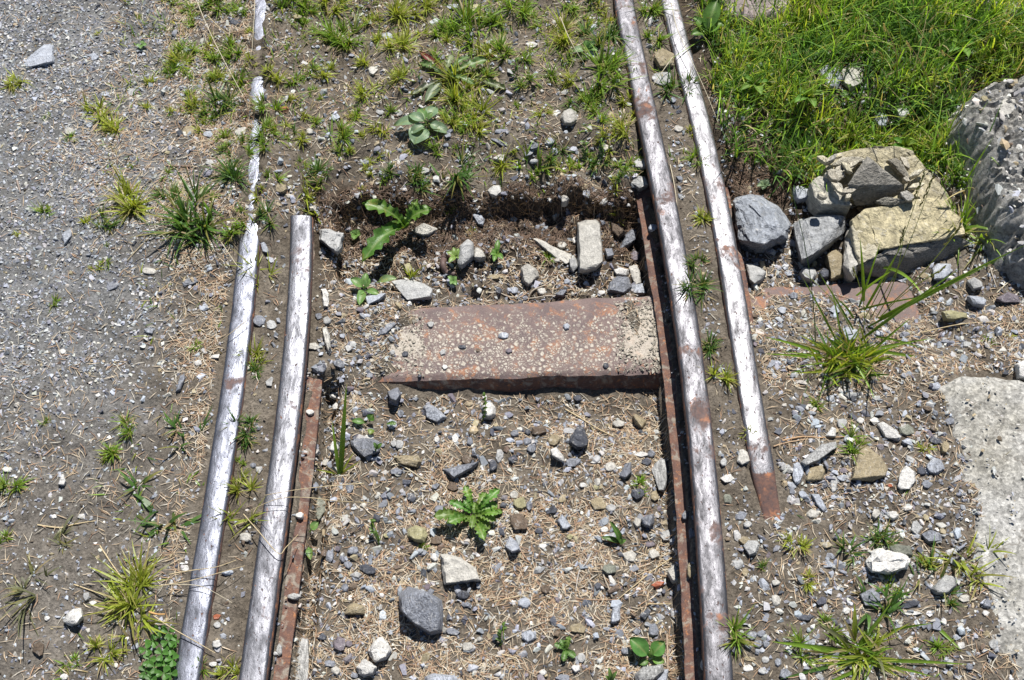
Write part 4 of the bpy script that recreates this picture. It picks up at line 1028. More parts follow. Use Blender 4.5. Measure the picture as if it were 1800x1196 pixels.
SMALL = """987,430,16,11,p 770,445,9,9,g 1116,450,18,16,v 1057,515,12,11,w 953,512,16,14,p 903,510,14,11,B 876,512,12,12,d 997,495,11,9,B 868,487,22,8,t 1010,422,9,9,w
903,386,13,10,p 1132,362,8,12,w 1148,400,16,10,B 590,695,20,12,g 648,769,16,9,w 587,786,17,18,w 693,780,13,11,g 702,781,14,16,g 820,808,18,16,n 796,855,18,16,n
768,773,9,11,w 800,771,10,14,w 826,776,12,16,b 704,727,10,12,b 724,875,17,15,d 562,893,22,38,e 614,858,13,16,b 697,829,22,12,b 765,855,15,10,b 772,896,16,15,b
948,758,27,20,n 974,773,20,18,t 1007,813,26,14,b,-15 1048,811,18,9,w,-10 1073,821,20,15,p 1087,745,19,13,p 1136,812,18,12,d 1124,799,26,8,w 1145,798,12,12,b 1122,869,26,18,d
1151,872,16,17,t 914,885,22,20,y 930,890,11,17,b 903,870,13,12,p 927,776,13,12,b 934,789,15,14,b 878,802,13,22,g 867,819,15,20,d 970,897,22,15,d,-30 989,877,17,11,t,-30
1053,886,27,23,t 1074,893,16,12,g 1048,857,10,9,y 1025,853,13,9,w 905,762,14,12,b 927,760,10,9,d 646,1001,28,14,d,18 620,968,18,13,b,-20 580,978,14,19,b 593,965,11,10,v
612,993,14,12,b 606,1034,14,14,b 626,1011,18,12,g 594,1003,12,8,w 763,981,14,17,w 745,972,11,12,b 767,950,22,14,n 679,942,11,8,y 814,1046,24,14,d 796,1111,24,11,b,15
823,1137,19,16,p 819,1063,18,9,b 843,1124,11,8,p 757,1040,11,10,b 597,1133,22,24,v 613,1132,11,12,v 590,1180,16,15,p 623,1188,13,12,b 580,1167,20,13,b 566,1120,14,9,d
955,960,13,13,w 947,933,14,11,d 1120,918,16,18,p 1171,942,24,20,g 1062,931,14,9,w 1002,944,13,10,y 1142,957,18,13,v 1149,975,18,16,p 1175,981,20,9,b 1108,978,26,20,p,25
1072,1001,24,17,e 1075,1020,19,9,w,55 1157,1027,24,11,p,-12 1158,1038,12,8,w 959,1036,19,16,n 921,1060,20,18,B 1051,1031,12,16,d 1015,1105,27,16,t,10 1149,1109,18,22,b
1120,1110,15,11,b 930,1118,23,21,B 1100,1145,15,14,b 1022,1157,15,16,g 1013,1175,16,13,w 954,1183,12,11,w 990,1192,24,12,b 1160,1146,10,12,g
545,725,14,9,w 1216,1003,18,26,t 1205,906,12,14,b 1218,910,10,10,B 1218,938,13,20,b 1237,1168,12,18,p 565,647,16,14,b 596,640,20,12,b,25 586,678,18,11,g 591,694,18,11,w
551,609,22,13,p 575,564,14,13,g 527,906,14,11,w 517,1049,20,10,g 591,715,13,11,w 525,580,9,10,g 560,556,12,10,b 612,612,12,11,g 602,590,10,9,B
1306,805,21,25,p 1280,842,24,15,w 1480,744,16,16,g 1513,739,13,10,w 1594,757,27,18,e,12 1645,774,24,14,d,25 1402,833,19,36,B 1620,828,16,14,d 1629,851,18,13,b 1466,850,12,28,g
1481,840,18,10,B 1482,828,15,10,v 1430,902,27,20,p 1540,904,15,19,p 1571,906,20,16,w 1304,907,22,18,b 1315,922,14,11,g 1279,877,15,17,e 1383,823,18,13,g 1611,928,20,24,g
1602,809,24,12,g,30 1670,741,18,12,b 1687,744,12,9,w 1272,812,12,14,g 1450,851,12,15,d 1409,873,8,14,y 1466,874,11,9,B 1596,777,18,12,B,25 1662,786,13,20,t 1565,854,8,7,r
1309,951,18,15,t 1322,962,26,26,g 1296,992,21,18,g 1310,1007,13,15,t 1343,1028,16,24,B,-30 1364,1056,16,19,p 1368,1074,14,9,w 1364,1024,16,10,p 1456,993,20,12,B 1460,978,17,9,b,20
1600,1062,34,13,d,-15 1604,1078,28,7,w 1417,1086,32,12,d 1488,1074,14,12,w 1735,1062,17,15,b 1695,1053,19,13,p 1733,1078,13,9,w 1747,1133,20,17,g 1731,963,12,11,b
1317,1158,22,9,t 1315,1175,17,11,w 1381,1185,22,17,b 1322,1117,19,15,b 1338,1114,14,12,b 1333,1132,15,13,b 1347,1133,14,12,b 1332,1146,12,11,B 1293,1142,15,13,b 1314,1134,11,20,B,-20
1312,1084,14,10,b 1588,1049,8,8,w 1450,1070,9,18,g 1345,1160,13,12,g 1368,1165,12,14,B 1340,1180,12,12,g 1420,1130,16,10,B 1690,1135,14,12,w 1682,1120,14,10,B 1640,1124,12,11,b
1688,1100,12,10,p 1660,1092,11,12,w 1625,1100,13,12,b 1670,1165,13,12,g 1705,1172,14,12,b 1440,1190,14,10,g 1385,480,16,11,B,25 1380,470,13,9,B 1350,440,12,10,g 1378,432,12,9,b
1375,545,13,11,B 1395,520,14,12,b,20 1372,572,10,9,B 1468,545,18,14,B 1620,515,14,10,p 1625,485,18,9,t 1755,580,14,11,B 1740,590,12,9,g 1645,680,16,14,B 1790,625,14,10,p
1700,605,14,9,g 1770,470,14,9,w 1765,495,12,9,b 1640,545,10,8,g 1590,600,14,11,B 1460,700,14,10,B 1540,700,14,10,g 1590,660,12,10,b 1770,655,16,8,d 1500,700,10,12,d
118,415,13,26,B,25 262,476,24,12,p 334,495,28,13,b,-15 198,502,24,13,b,-20 317,468,12,9,g 272,459,11,10,b 456,564,22,19,b 477,571,16,16,g 475,671,14,18,g,15 437,647,12,8,w
348,638,13,10,w 262,581,14,12,B 110,618,11,8,w 172,695,9,7,w 236,1008,14,19,w,15 325,999,14,11,w 432,944,22,15,p 444,818,12,10,b 455,825,13,13,g 381,1084,13,9,r,-20
381,1132,16,14,w 67,1142,20,24,n 143,908,16,9,w 152,1049,11,16,g 163,1060,14,9,w 12,825,16,9,w 112,1190,14,10,w 203,1170,9,9,w 382,1099,12,11,g 83,1087,10,8,w 95,908,9,7,w
374,1168,14,8,w 491,1142,10,20,g 164,100,16,12,B 331,231,22,18,t 365,236,16,11,B 424,231,22,14,p,-35 493,330,20,15,t 510,344,14,9,p 414,38,22,13,d 184,165,15,9,B
231,162,16,13,g 157,219,12,10,B 122,231,15,13,p 589,206,18,12,B 544,231,13,11,p 368,286,15,10,g 680,64,17,13,B 655,124,20,14,p 745,300,20,12,g 879,231,18,8,b 938,255,18,13,b
965,248,18,12,B 976,200,16,12,w 1038,97,18,13,B 934,79,20,9,w 1193,226,14,11,p 1065,258,14,13,p 795,10,20,14,B 835,14,18,12,y 860,18,14,10,b 668,197,14,8,g 700,96,12,9,g
996,575,13,14,B 885,590,22,14,B 812,610,16,8,d 840,616,8,7,n 778,620,12,14,g 895,617,14,11,v 712,623,12,11,d 782,645,10,9,w 1065,643,11,11,d 738,661,7,6,d 680,578,38,13,b,-38
757,570,14,11,g 930,662,7,6,n 650,660,13,9,b 672,656,9,8,d 690,620,9,9,g 648,640,12,10,b 632,628,11,10,d 620,605,11,10,g"""
for tok in SMALL.split():
    a = tok.split(','); cx, cy, w_, h_ = map(float, a[:4]); rot = float(a[5]) if len(a) > 5 else 0
    z0 = None
    if (cx, cy) in ON_PLATE: z0 = ST + .0005
    if cx in (545, 527, 517, 1216, 1205, 1218, 491) and cy > 700: z0 = -.047
    blob(cx, cy, w_, h_, a[4], rot, z0=z0)

# the split yellow rock: lower block, its front's shade put into a grey colour, upper block, wedge with shade in its colour, small plates
def hull_rock(pts, key, label, m, sub=4, amp=.012, drop=None, seed=1, cat='rock', name='rock', bev=.0015, sharp=38, group=None):
    W = [P3(*p) for p in pts]
    if drop is not None:
        W += [np.array([p[0], p[1] + .006, drop]) for p in W]
    me = rock_mesh([tuple(p) for p in W], seed, sub, amp, sharp, bev)
    cx = sum(p[0] for p in pts) / len(pts); cy = sum(p[1] for p in pts) / len(pts)
    USED.add(label)
    return finish_stone(name, me, key, m, label, cx, cy, cat, group, jit=.0)
YEL = (.66, .58, .37)
RP = 'rocks piled beside the rightmost rail'
hull_rock([(1497, 385, -.010), (1522, 366, -.002), (1570, 356, .004), (1612, 350, .006), (1650, 345, .004), (1692, 382, -.002), (1699, 412, -.008), (1650, 403, -.002), (1602, 411, -.004), (1574, 421, -.006), (1545, 440, -.012), (1512, 440, -.018)],
          YEL, 'split yellow rock, broad lower block with smooth sunlit top', M_ROCK, 5, .012, drop=-.03, seed=11, group=RP)
hull_rock([(1497, 395, -.012), (1520, 400, -.010), (1546, 436, -.012), (1538, 452, -.016), (1512, 464, -.022), (1503, 440, -.020)], (.64, .58, .43), 'crusted cream toe at the left front of the split yellow rock', M_CHALK, 4, .02, drop=-.06, seed=19, group=RP)
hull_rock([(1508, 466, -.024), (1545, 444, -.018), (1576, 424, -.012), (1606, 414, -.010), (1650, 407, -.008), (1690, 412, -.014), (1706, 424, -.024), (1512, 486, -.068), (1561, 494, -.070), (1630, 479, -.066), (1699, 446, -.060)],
          (.33, .31, .28), 'layered rock face, shade put into its colour, under the split yellow rock', M_SLATE, 5, .014, seed=20, group=RP)  # grey stands in for shade on the yellow rock's front face
hull_rock([(1448, 292, -.010), (1470, 270, -.004), (1500, 262, .004), (1532, 256, .006), (1575, 256, .008), (1606, 266, .006), (1632, 294, .002), (1662, 332, -.006), (1690, 375, -.014), (1655, 352, -.016), (1600, 352, -.018), (1540, 352, -.02), (1470, 335, -.024)],
          (.62, .55, .37), 'broad upper yellow block of the split rock under the grass edge', M_ROCK, 5, .016, drop=-.06, seed=12, group=RP)
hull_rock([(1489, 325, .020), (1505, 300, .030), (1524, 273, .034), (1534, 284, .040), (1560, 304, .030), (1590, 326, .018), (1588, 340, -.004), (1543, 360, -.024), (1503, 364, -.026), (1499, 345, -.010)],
          (.33, .31, .27), 'pointed wedge with shade put into its colour, mid split rock', M_ROCK, 4, .010, seed=13, bev=.001, group=RP)  # dark colour stands in for shade on the wedge's near face
hull_rock([(1425, 318, -.010), (1440, 308, -.004), (1462, 312, .000), (1480, 322, .002), (1491, 345, -.002), (1498, 362, -.008), (1488, 356, -.010), (1462, 354, -.012), (1446, 360, -.014), (1432, 345, -.012), (1440, 374, -.052), (1488, 378, -.052)],
          (.66, .63, .54), 'cream block with a shaded front left of the pointed wedge', M_ROCK, 4, .016, drop=-.06, seed=14, group=RP)
hull_rock([(1449, 306, .006), (1460, 296, .010), (1484, 298, .010), (1488, 310, .004), (1472, 320, .002), (1452, 314, .0)], (.62, .58, .48), 'thin cream plate lying on the block left of the wedge', M_SLATE, 3, .015, drop=-.01, seed=15, group=RP)
hull_rock([(1462, 290, .010), (1480, 276, .014), (1512, 274, .016), (1524, 280, .014), (1500, 292, .008)], (.60, .55, .43), 'long cream plate behind the pointed wedge', M_SLATE, 3, .015, drop=-.005, seed=16, group=RP)
hull_rock([(1540, 352, .004), (1562, 344, .010), (1590, 350, .012), (1598, 356, .006), (1575, 362, .002), (1552, 362, .0)], (.30, .28, .23), 'ragged grey flake at the foot of the pointed wedge', M_SLATE, 3, .03, drop=-.01, seed=17, group=RP)
hull_rock([(1560, 280, .014), (1575, 276, .018), (1584, 282, .016), (1600, 310, .012), (1596, 316, .010), (1578, 300, .010)], (.33, .30, .24), 'narrow grey flake right of the pointed wedge', M_SLATE, 3, .03, drop=-.002, seed=18, group=RP)

# broken flakes scattered over the split rock
rf = random.Random(4)
for i in range(22):
    cx, cy = (rf.uniform(1446, 1525), rf.uniform(272, 318)) if i < 13 else (rf.uniform(1565, 1640), rf.uniform(280, 345)) if i < 18 else (rf.uniform(1440, 1500), rf.uniform(318, 350))
    w_, h_ = rf.uniform(12, 34), rf.uniform(6, 15); rot = rf.choice((-35, -20, 25, 40, 50)) + rf.uniform(-8, 8); ra = math.radians(rot)
    poly = [(cx + (u_ * math.cos(ra) - v_ * math.sin(ra)) * w_ / 2, cy + (u_ * math.sin(ra) + v_ * math.cos(ra)) * w_ / 2) for u_, v_ in ((-1, .1), (-.4, -h_ / w_), (.5, -h_ / w_ * .8), (1, 0), (.3, h_ / w_), (-.6, h_ / w_ * .7))]
    kk = rf.choice(((.62, .57, .45), (.55, .50, .40), (.42, .40, .36), (.66, .60, .44)))
    nm_ = rf.choice(('cream', 'buff')) if kk[0] > .5 else 'grey'
    lb = unique([f'{rf.choice(("thin", "ragged", "narrow"))} {nm_} rock flake {q}' for q in where(cx, cy)])
    poly_stone(poly, rf.uniform(.005, .012), kk, lb, 'rock_flake', M_SLATE, 2, .012, .92, z0=rf.uniform(.004, .010), seed=i, cat='rock flake', group='broken flakes on the split rock')

# big slabs: outline grown to a dense relief
def slab(poly, ztop, zbot, key, m, label, name, seed, cell=.006, amp=.002, rough=1.0, slope=None, edge=.02, cat='rock', relief=None):
    W = np.array([P3(x, y, ztop) for x, y in poly]); x0, y0 = W[:, 0].min() - .01, W[:, 1].min() - .01; x1, y1 = W[:, 0].max() + .01, W[:, 1].max() + .01
    xs, ys = np.arange(x0, x1, cell), np.arange(y0, y1, cell); X, Y = np.meshgrid(xs, ys)
    wx = X + .004 * vnoise(X / .03, Y / .03, seed) + .0012 * vnoise(X / .012, Y / .012, seed + 1); wy = Y + .004 * vnoise(X / .03, Y / .03, seed + 2) + .0012 * vnoise(X / .012, Y / .012, seed + 3)
    dist = np.full(X.shape, 1e9); n = len(W)
    for i in range(n):
        a, b = W[i, :2], W[(i + 1) % n, :2]; ab = b - a
        t = np.clip(((wx - a[0]) * ab[0] + (wy - a[1]) * ab[1]) / (ab @ ab), 0, 1)
        dist = np.minimum(dist, np.hypot(wx - a[0] - t * ab[0], wy - a[1] - t * ab[1]))
    ins = in_poly(wx, wy, [tuple(p[:2]) for p in W]); sd = np.where(ins, dist, -dist)
    Z = zbot + (ztop - zbot) * np.clip(1 - (1 - np.clip(sd / edge, 0, 1)) ** 2.4, 0, 1)
    Z = np.where(sd < 0, zbot + sd * 2, Z)
    Z = Z + sst(0, .01, sd) * amp * (1.6 * vnoise(X / .09, Y / .09, seed + 5) + 1.0 * vnoise(X / .03, Y / .03, seed + 6) + rough * .6 * vnoise(X / .013, Y / .013, seed + 7) + rough * .5 * vnoise(X / .007, Y / .007, seed + 8))
    if relief is not None: Z = relief(X, Y, Z, sd)
    keep = sd > -.012
    ny_, nx_ = X.shape; idx = np.arange(nx_ * ny_).reshape(ny_, nx_)
    Fq = np.stack([idx[:-1, :-1], idx[:-1, 1:], idx[1:, 1:], idx[1:, :-1]], -1).reshape(-1, 4)
    Fq = Fq[keep.ravel()[Fq].all(1)]
    used = np.unique(Fq); mp = np.zeros(nx_ * ny_, int); mp[used] = np.arange(len(used))
    V = np.stack([X, Y, Z], -1).reshape(-1, 3)[used]; c = np.array([V[:, 0].mean(), V[:, 1].mean(), zbot])
    me = np_mesh(name, V - c, mp[Fq], m, smooth=True); o = mobj(name, me, loc=tuple(c))
    o.color = (*key, 1); USED.add(label); return tag(o, label, cat)
def flush(X, Y, Z, sd):
    return np.where(sd > 0, .0005 - .0075 * (1 - sst(0, .032, sd)) + .0013 * (1.4 * vnoise(X / .08, Y / .08, 205) + vnoise(X / .025, Y / .025, 206) + .7 * vnoise(X / .011, Y / .011, 207)), -.007 + sd * 2.5)
slab(SLAB, .003, -.05, (.4, .4, .4), M_CONC, 'worn pale concrete slab at the lower right corner', 'concrete_slab', 200, .005, .0016, 1.0, edge=.008, cat='slab', relief=flush)
def rel(X, Y, Z, sd):
    ppx, ppy = unproj(X, Y, .05)
    Z = Z - .045 * sst(1745, 1690, ppx - .22 * (ppy - 250)) * sst(180, 260, ppy) - .03 * sst(330, 440, ppy)
    u = (X * .55 + Y * .95) / .026 + 1.3 * vnoise(X / .05, Y / .04, 311) + .5 * vnoise(X / .015, Y / .012, 312); u2 = (X * .9 - Y * .3) / .045 + 1.2 * vnoise(X / .04, Y / .05, 313)
    Z = Z - sst(0, .02, sd) * (.009 * (u - np.floor(u)) ** 1.6 + .007 * (u2 - np.floor(u2)) ** 2.5) + .006
    return Z + sst(0, .02, sd) * (.007 * vnoise(X / .05, Y / .05, 301) - .007 * np.abs(vnoise(X / .028 + .3 * Y / .03, Y / .022, 302)) ** .7 - .006 * np.abs(vnoise(X / .013, Y / .011, 306)) ** .7 + .003 * vnoise(X / .006, Y / .006, 305) + .008 - .008 * sst(.35, .7, vnoise(X / .02 + 7, Y / .03, 303)))
bould = slab(BOULDER, .055, -.05, (.4, .4, .4), M_CONG, 'rough grey conglomerate boulder at the right edge beside the grass', 'boulder', 300, .004, .004, 1.6, edge=.05, relief=rel)
bould.data.set_sharp_from_angle(angle=math.radians(28))
co_ = np.array([v.co[:] for v in bould.data.vertices]); no_ = np.array([v.normal[:] for v in bould.data.vertices])
hi = np.where(co_[:, 2] > .02)[0]; pk = hi[rs.randint(0, len(hi), 620)]; s_ = np.clip(.0042 * np.exp(rs.normal(0, .5, len(pk))), .0015, .013)
V, Fc, C = scatter(MD, co_[pk] + s_[:, None] * rs.uniform(-.2, .25, (len(pk), 1)) * [[0, 0, 1]], rotmats(len(pk), .4, rs), np.stack([s_, s_ * .85, s_ * .6], -1), pal('gpBtwnd', [6, 5, 2, 2.5, 2, 1.2, 1], len(pk), rs), rs)
tag(mobj('embedded_pebbles', np_mesh('embedded_pebbles', V, Fc, M_GRAVEL, C), bould), 'pebbles cemented in the rough boulder', kind='stuff')
slab([(1262, -40), (1390, -40), (1408, 20), (1370, 34), (1320, 38), (1268, 30)], .010, -.03, (.40, .33, .33), M_ROCK, 'flat pinkish rock at the top edge behind the rightmost rail', 'rock', 400, .005, .002, edge=.02)
slab([(1690, -8), (1720, 18), (1760, 34), (1830, 42), (1950, 10), (1900, -80), (1720, -80)], .04, -.03, (.45, .42, .36), M_CONG, 'pale rock in the top right corner above the grass', 'rock', 420, .006, .003, edge=.03)
for (cx, cy, w_, h_, k, hz, lab) in ((1770, 186, 44, 36, 'p', .018, 'cream angular stone lying on top of the rough boulder'), (1778, 148, 14, 11, 't', .008, 'pinkish tan pebble on the rough boulder above the cream stone'),
                                     (1749, 148, 10, 8, 'p', .006, 'tiny buff pebble on the rough boulder left of the pinkish one'), (1788, 165, 12, 9, 'w', .007, 'white pebble on the rough boulder right of the cream stone')):
    poly = [(cx + math.cos(a) * w_ / 2 * k2, cy + math.sin(a) * h_ / 2 * k2) for a, k2 in ((.2, 1), (1.1, .9), (2.0, 1.05), (2.9, .95), (3.9, 1), (4.7, .85), (5.5, 1.08))]
    USED.add(lab); poly_stone(poly, hz, k, lab, z0=.050, seed=int(cx), sub=3)
for (poly, h, k, lab) in (([(1440, 125), (1452, 112), (1475, 118), (1482, 140), (1470, 158), (1448, 150)], .014, 'B', 'blue-grey rock showing through the meadow grass'),
                          ([(1478, 122), (1500, 108), (1516, 120), (1518, 145), (1500, 158), (1482, 148)], .016, 'p', 'pale buff rock showing through the meadow grass'),
                          ([(1536, 205), (1550, 196), (1562, 204), (1560, 220), (1544, 222)], .02, 'B', 'light blue stone in the grass above the split rock'),
                          ([(1576, 192), (1592, 186), (1600, 200), (1590, 210), (1578, 206)], .02, 'g', 'grey stone in the grass right of the light blue one')):
    USED.add(lab); poly_stone(poly, h, k, lab, name='rock', cat='rock', seed=9)
poly_stone([(1760, 425), (1800, 420), (1840, 440), (1830, 470), (1770, 465), (1755, 445)], .035, 'w', 'white and grey rock at the right edge below the boulder', name='rock', cat='rock', seed=5, m=M_CHALK, z0=-.03)
poly_stone([(1783, 640), (1800, 632), (1840, 640), (1830, 665), (1790, 664)], .02, 'w', 'white rock cut by the right edge above the concrete slab', name='rock', cat='rock', seed=6, m=M_CHALK)

# ------------------------------------------------------------------ grass
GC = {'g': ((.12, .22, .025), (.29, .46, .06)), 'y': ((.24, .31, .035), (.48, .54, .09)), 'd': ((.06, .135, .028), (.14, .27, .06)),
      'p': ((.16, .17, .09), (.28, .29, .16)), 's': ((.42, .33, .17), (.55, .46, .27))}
def blades(base, az, L, W, lean, droop, col0, col1, K=5, fold=.25, tipfrac=.03, twist=0.0):
    """curved ribbons: base (n,3), azimuth, length, width, lean from upright, droop"""
    n = len(az); V = np.zeros((n, K + 1, 2, 3)); C = np.zeros((n, K + 1, 2, 3))
    th = lean.copy(); p = base.copy(); seg = L / K
    for j in range(K + 1):
        t = j / K
        ww = W * (1 - (1 - tipfrac) * t ** 1.7) * (.75 + .5 * min(t * 3, 1) * .5)
        ta = az + twist * t
        sx, sy = -np.sin(ta), np.cos(ta)
        for q, s in ((0, -1), (1, 1)):
            V[:, j, q] = p + np.stack([sx * s * ww / 2, sy * s * ww / 2, fold * s * ww / 2], -1)
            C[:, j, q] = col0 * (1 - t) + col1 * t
        p = p + np.stack([np.cos(az) * np.sin(th), np.sin(az) * np.sin(th), np.cos(th)], -1) * seg[:, None]
        th = np.minimum(th + droop / K, 2.2)
    b = np.arange(n) * 2 * (K + 1)
    Fq = np.concatenate([np.stack([b + 2 * j, b + 2 * j + 1, b + 2 * j + 3, b + 2 * j + 2], -1) for j in range(K)])
    return V.reshape(-1, 3), Fq, C.reshape(-1, 3)

def tuft_geo(px, py, r, kind, n, r_, flatness=0.0, widen=1.0):
    z = float(gz(px, py)); c = P3(px, py, z)
    R = r / 1230
    m = max(1, int(r_.randint(1, 4) + r / 11)); sa = r_.uniform(0, 2 * np.pi, m); sd = R * .70 * np.sqrt(r_.rand(m)) * (m > 1)
    bias = sa + r_.normal(0, .8, m); wgt = r_.uniform(.4, 1.6, m); hgt = r_.uniform(.65, 1.25, m)
    w_i = r_.choice(m, n, p=wgt / wgt.sum()); az = bias[w_i] + r_.normal(0, 1.25, n)
    ofa = r_.uniform(0, 6.28, n); off = R * .10 * np.sqrt(r_.rand(n))
    bxy = [c[0] + sd[w_i] * np.cos(sa[w_i]) + off * np.cos(ofa), c[1] + sd[w_i] * np.sin(sa[w_i]) + off * np.sin(ofa)]
    base = np.stack([bxy[0], bxy[1], G(bxy[0], bxy[1]) - .002], -1)
    L = R * (.35 + 1.25 * r_.beta(1.8, 2.6, n)) * 1.15 * hgt[w_i]
    lean = np.clip(np.abs(r_.normal(.66 + flatness * .7, .42, n)), .03, 1.5); droop = r_.gamma(1.6, .45, n) * (1 + .6 * flatness)
    W = (.0015 + .038 * R) * r_.uniform(.55, 1.35, n) * widen
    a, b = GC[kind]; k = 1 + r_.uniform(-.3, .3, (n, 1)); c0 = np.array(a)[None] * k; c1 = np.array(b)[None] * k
    dry = r_.rand(n) < (.26 if kind == 'y' else .18)
    c0[dry] = np.array(GC['s'][0]) * .8; c1[dry] = np.array(GC['s'][1]); L[dry] *= .8; lean[dry] = np.minimum(lean[dry] + .5, 1.5)
    yt = (~dry) & (r_.rand(n) < .25); c1[yt] = np.array((.38, .33, .10))
    return (z, c), blades(base, az, L, W, lean, droop, c0, c1, K=4 if r < 24 else 5)
KW = {'g': 'green', 'y': 'yellow-green', 'd': 'dark green', 'p': 'pale grey-green'}
def grass_group(px, py):
    X, Y = proj(px, py, 0)
    if X < xRL(Y): return 'grass tufts left of the rails'
    if X > xGR(Y): return 'grass tufts right of the rails'
    if (X < xGL(Y) and Y < Y_GL0): return 'grass tufts in the groove between the left rails'
    if X > xRR(Y): return 'grass tufts in the groove between the right rails'
    return 'grass tufts growing inside the track'
def tuft(px, py, r, kind='g', n=None, label=None, flat=0.0, widen=1.0, seed=None):
    r_ = np.random.RandomState(int(px * 7 + py * 3) % 99991 if seed is None else seed)
    n = n or int(34 + r * 4.2); r = r * 1.38
    (z, c), (V, Fq, C) = tuft_geo(px, py, r, kind, n, r_, flat, widen)
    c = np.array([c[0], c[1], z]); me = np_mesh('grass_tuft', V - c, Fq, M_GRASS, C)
    if label is None:
        size = 'big' if r >= 38 else 'medium' if r >= 24 else 'small' if r >= 14 else 'tiny'
        shp = 'flat-spread' if flat > .3 else ('bushy' if r > 26 else 'spiky')
        label = unique([f'{size} {shp} {KW[kind]} grass tuft {q}' for q in where(px, py)] + [f'{KW[kind]} tuft {q}' for q in where(px, py)] + [f'{size} {shp} {KW[kind]} grass tuft rooted in soil {q}' for q in where(px, py)])
    else: USED.add(label)
    return tag(mobj('grass_tuft', me, loc=tuple(c)), label, 'grass tuft', grass_group(px, py))

TUFTS = """382,17,28,g 333,20,16,g 403,69,15,g 327,83,20,g 320,110,24,y 379,96,20,g 296,134,11,g 317,132,9,g 338,138,9,g 378,130,14,g 386,190,32,d 331,162,14,g 207,224,27,y 172,197,24,y
127,245,10,g 81,207,8,g 172,62,8,y 238,33,9,y 27,140,20,y 238,355,38,y 407,325,26,d 186,392,18,d 86,374,13,g 150,393,10,y 231,290,8,g 517,12,28,g 586,12,28,y 603,68,30,g 482,134,20,y
551,127,15,g 479,193,22,g 510,182,12,y 592,237,24,g 468,235,18,g 465,257,13,g 500,250,12,g 479,312,14,g 561,308,20,d 476,385,18,d 455,343,13,y 655,38,15,y 693,25,28,y 738,18,22,y
611,74,30,g 707,84,28,y 704,140,20,y 783,62,26,g 910,18,30,g 1003,8,20,g 883,95,26,g 928,102,18,g 979,62,30,y 1052,70,32,d 1145,18,26,g 1155,70,22,g 1031,38,12,y 1072,32,14,y
1189,160,28,d 1124,198,16,y 1031,183,22,g 1055,205,22,g 1100,233,23,y 1100,174,14,y 969,139,16,g 921,142,18,g 814,158,36,y 831,195,28,y 806,210,26,g 645,167,20,y 669,232,15,y 955,204,14,y
972,262,22,d 817,242,12,g 673,311,12,g 735,320,22,d 659,277,14,y 602,272,14,g 1055,286,18,d 1096,296,16,g 1079,328,13,y 1127,297,10,d 790,352,10,g 717,272,8,y 640,110,16,y 560,60,14,g
870,50,20,g 945,40,16,g 1110,120,12,g 1000,100,14,g 1040,10,16,g 760,105,16,g 740,60,14,y 850,130,18,g 900,190,10,g 540,200,12,y 560,170,10,g 430,20,12,g 440,60,10,y 440,110,12,y
420,150,12,g 350,190,14,y 265,150,11,y 250,190,12,y 430,270,12,g 300,200,10,y 690,200,12,g 620,210,12,y 530,290,10,g 640,330,10,y 1000,290,10,g 900,270,9,y 1060,250,12,y 540,30,16,g
169,470,11,y 184,468,10,g 91,533,10,g 28,410,7,y 341,610,9,g 229,752,16,g 198,787,15,g 81,742,9,g 26,855,18,g 179,806,8,y 0,955,14,g 176,1152,20,y 127,1163,12,g 193,1039,12,g
448,632,17,y 444,660,14,d 427,750,18,d 427,772,14,d 417,839,10,y 431,865,16,y 422,818,10,g 355,1171,12,g 410,1188,18,y 188,431,5,g
1130,855,14,g 958,447,14,g 1087,390,13,y 740,962,9,g 830,405,12,y
1236,388,18,y 1228,460,17,d 1224,507,22,d 1254,606,17,d 1262,668,18,y 1312,768,10,y 1222,282,18,g 1215,235,10,y
1545,948,18,d 1398,962,18,y 1340,1002,9,d 1422,1022,13,y 1625,978,15,y 1660,1054,15,d 1566,1036,15,g 1497,782,18,g 1625,790,8,y 1438,712,14,g 1775,590,8,y 1740,600,7,g 1455,1100,14,g
1410,1140,18,g 1650,1140,13,g 1290,1112,22,g"""
for tok in TUFTS.split():
    a = tok.split(','); tuft(float(a[0]), float(a[1]), float(a[2]), a[3])
rt = random.Random(77); made = 0
while made < 85:                                     # the many small ones among those placed by eye
    a, b = (rt.uniform(475, 1125), rt.uniform(-20, 315)) if rt.random() < .72 else (rt.uniform(285, 440), rt.uniform(-20, 420))
    if any(abs(a - q) < w_ and abs(b - p_) < w_ * .8 for q, p_, w_ in ((742, 222, 50), (783, 131, 50), (900, 225, 50), (345, 385, 50), (860, 260, 30))): continue
    x_, y_ = proj(a, b, 0)
    if on_rail(np.array([x_]), np.array([y_]), .03)[0]: continue
    tuft(a, b, rt.uniform(8, 20), rt.choice('gyygd')); made += 1
tuft(456, 482, 27, 'y', 52, 'yellow-green tuft in the left groove opposite the forked stone')
tuft(348, 388, 46, 'd', 190, 'big dark green grass tuft left of the rails', widen=1.25)
tuft(548, 362, 30, 'y', 80, 'yellowish grass tuft hanging over the end of the left inner rail')
tuft(831, 55, 44, 'g', 130, 'lush green tuft near the top centre, largest inside the track')
tuft(1062, 135, 42, 'g', 110, 'lush green tuft beside the right inner rail near the top')
tuft(797, 300, 36, 'd', 70, 'dark green tuft on the bank edge above the dandelion pit', widen=1.3)
tuft(938, 304, 30, 'g', 34, 'broad-bladed tuft overhanging the top edge of the pit', widen=1.7)
tuft(422, 917, 26, 'y', 40, 'yellow-green tuft between the left rails above a buff pebble')
tuft(327, 766, 28, 'd', 26, 'dark sparse spreading tuft left of the outer left rail', flat=.5, widen=1.6)
tuft(240, 880, 30, 'd', 22, 'flat dark tuft, left one of a touching pair near the left rail', flat=.8, widen=1.7)
tuft(309, 900, 36, 'd', 36, 'flat dark tuft, right one of a touching pair near the left rail', flat=.8, widen=1.6)
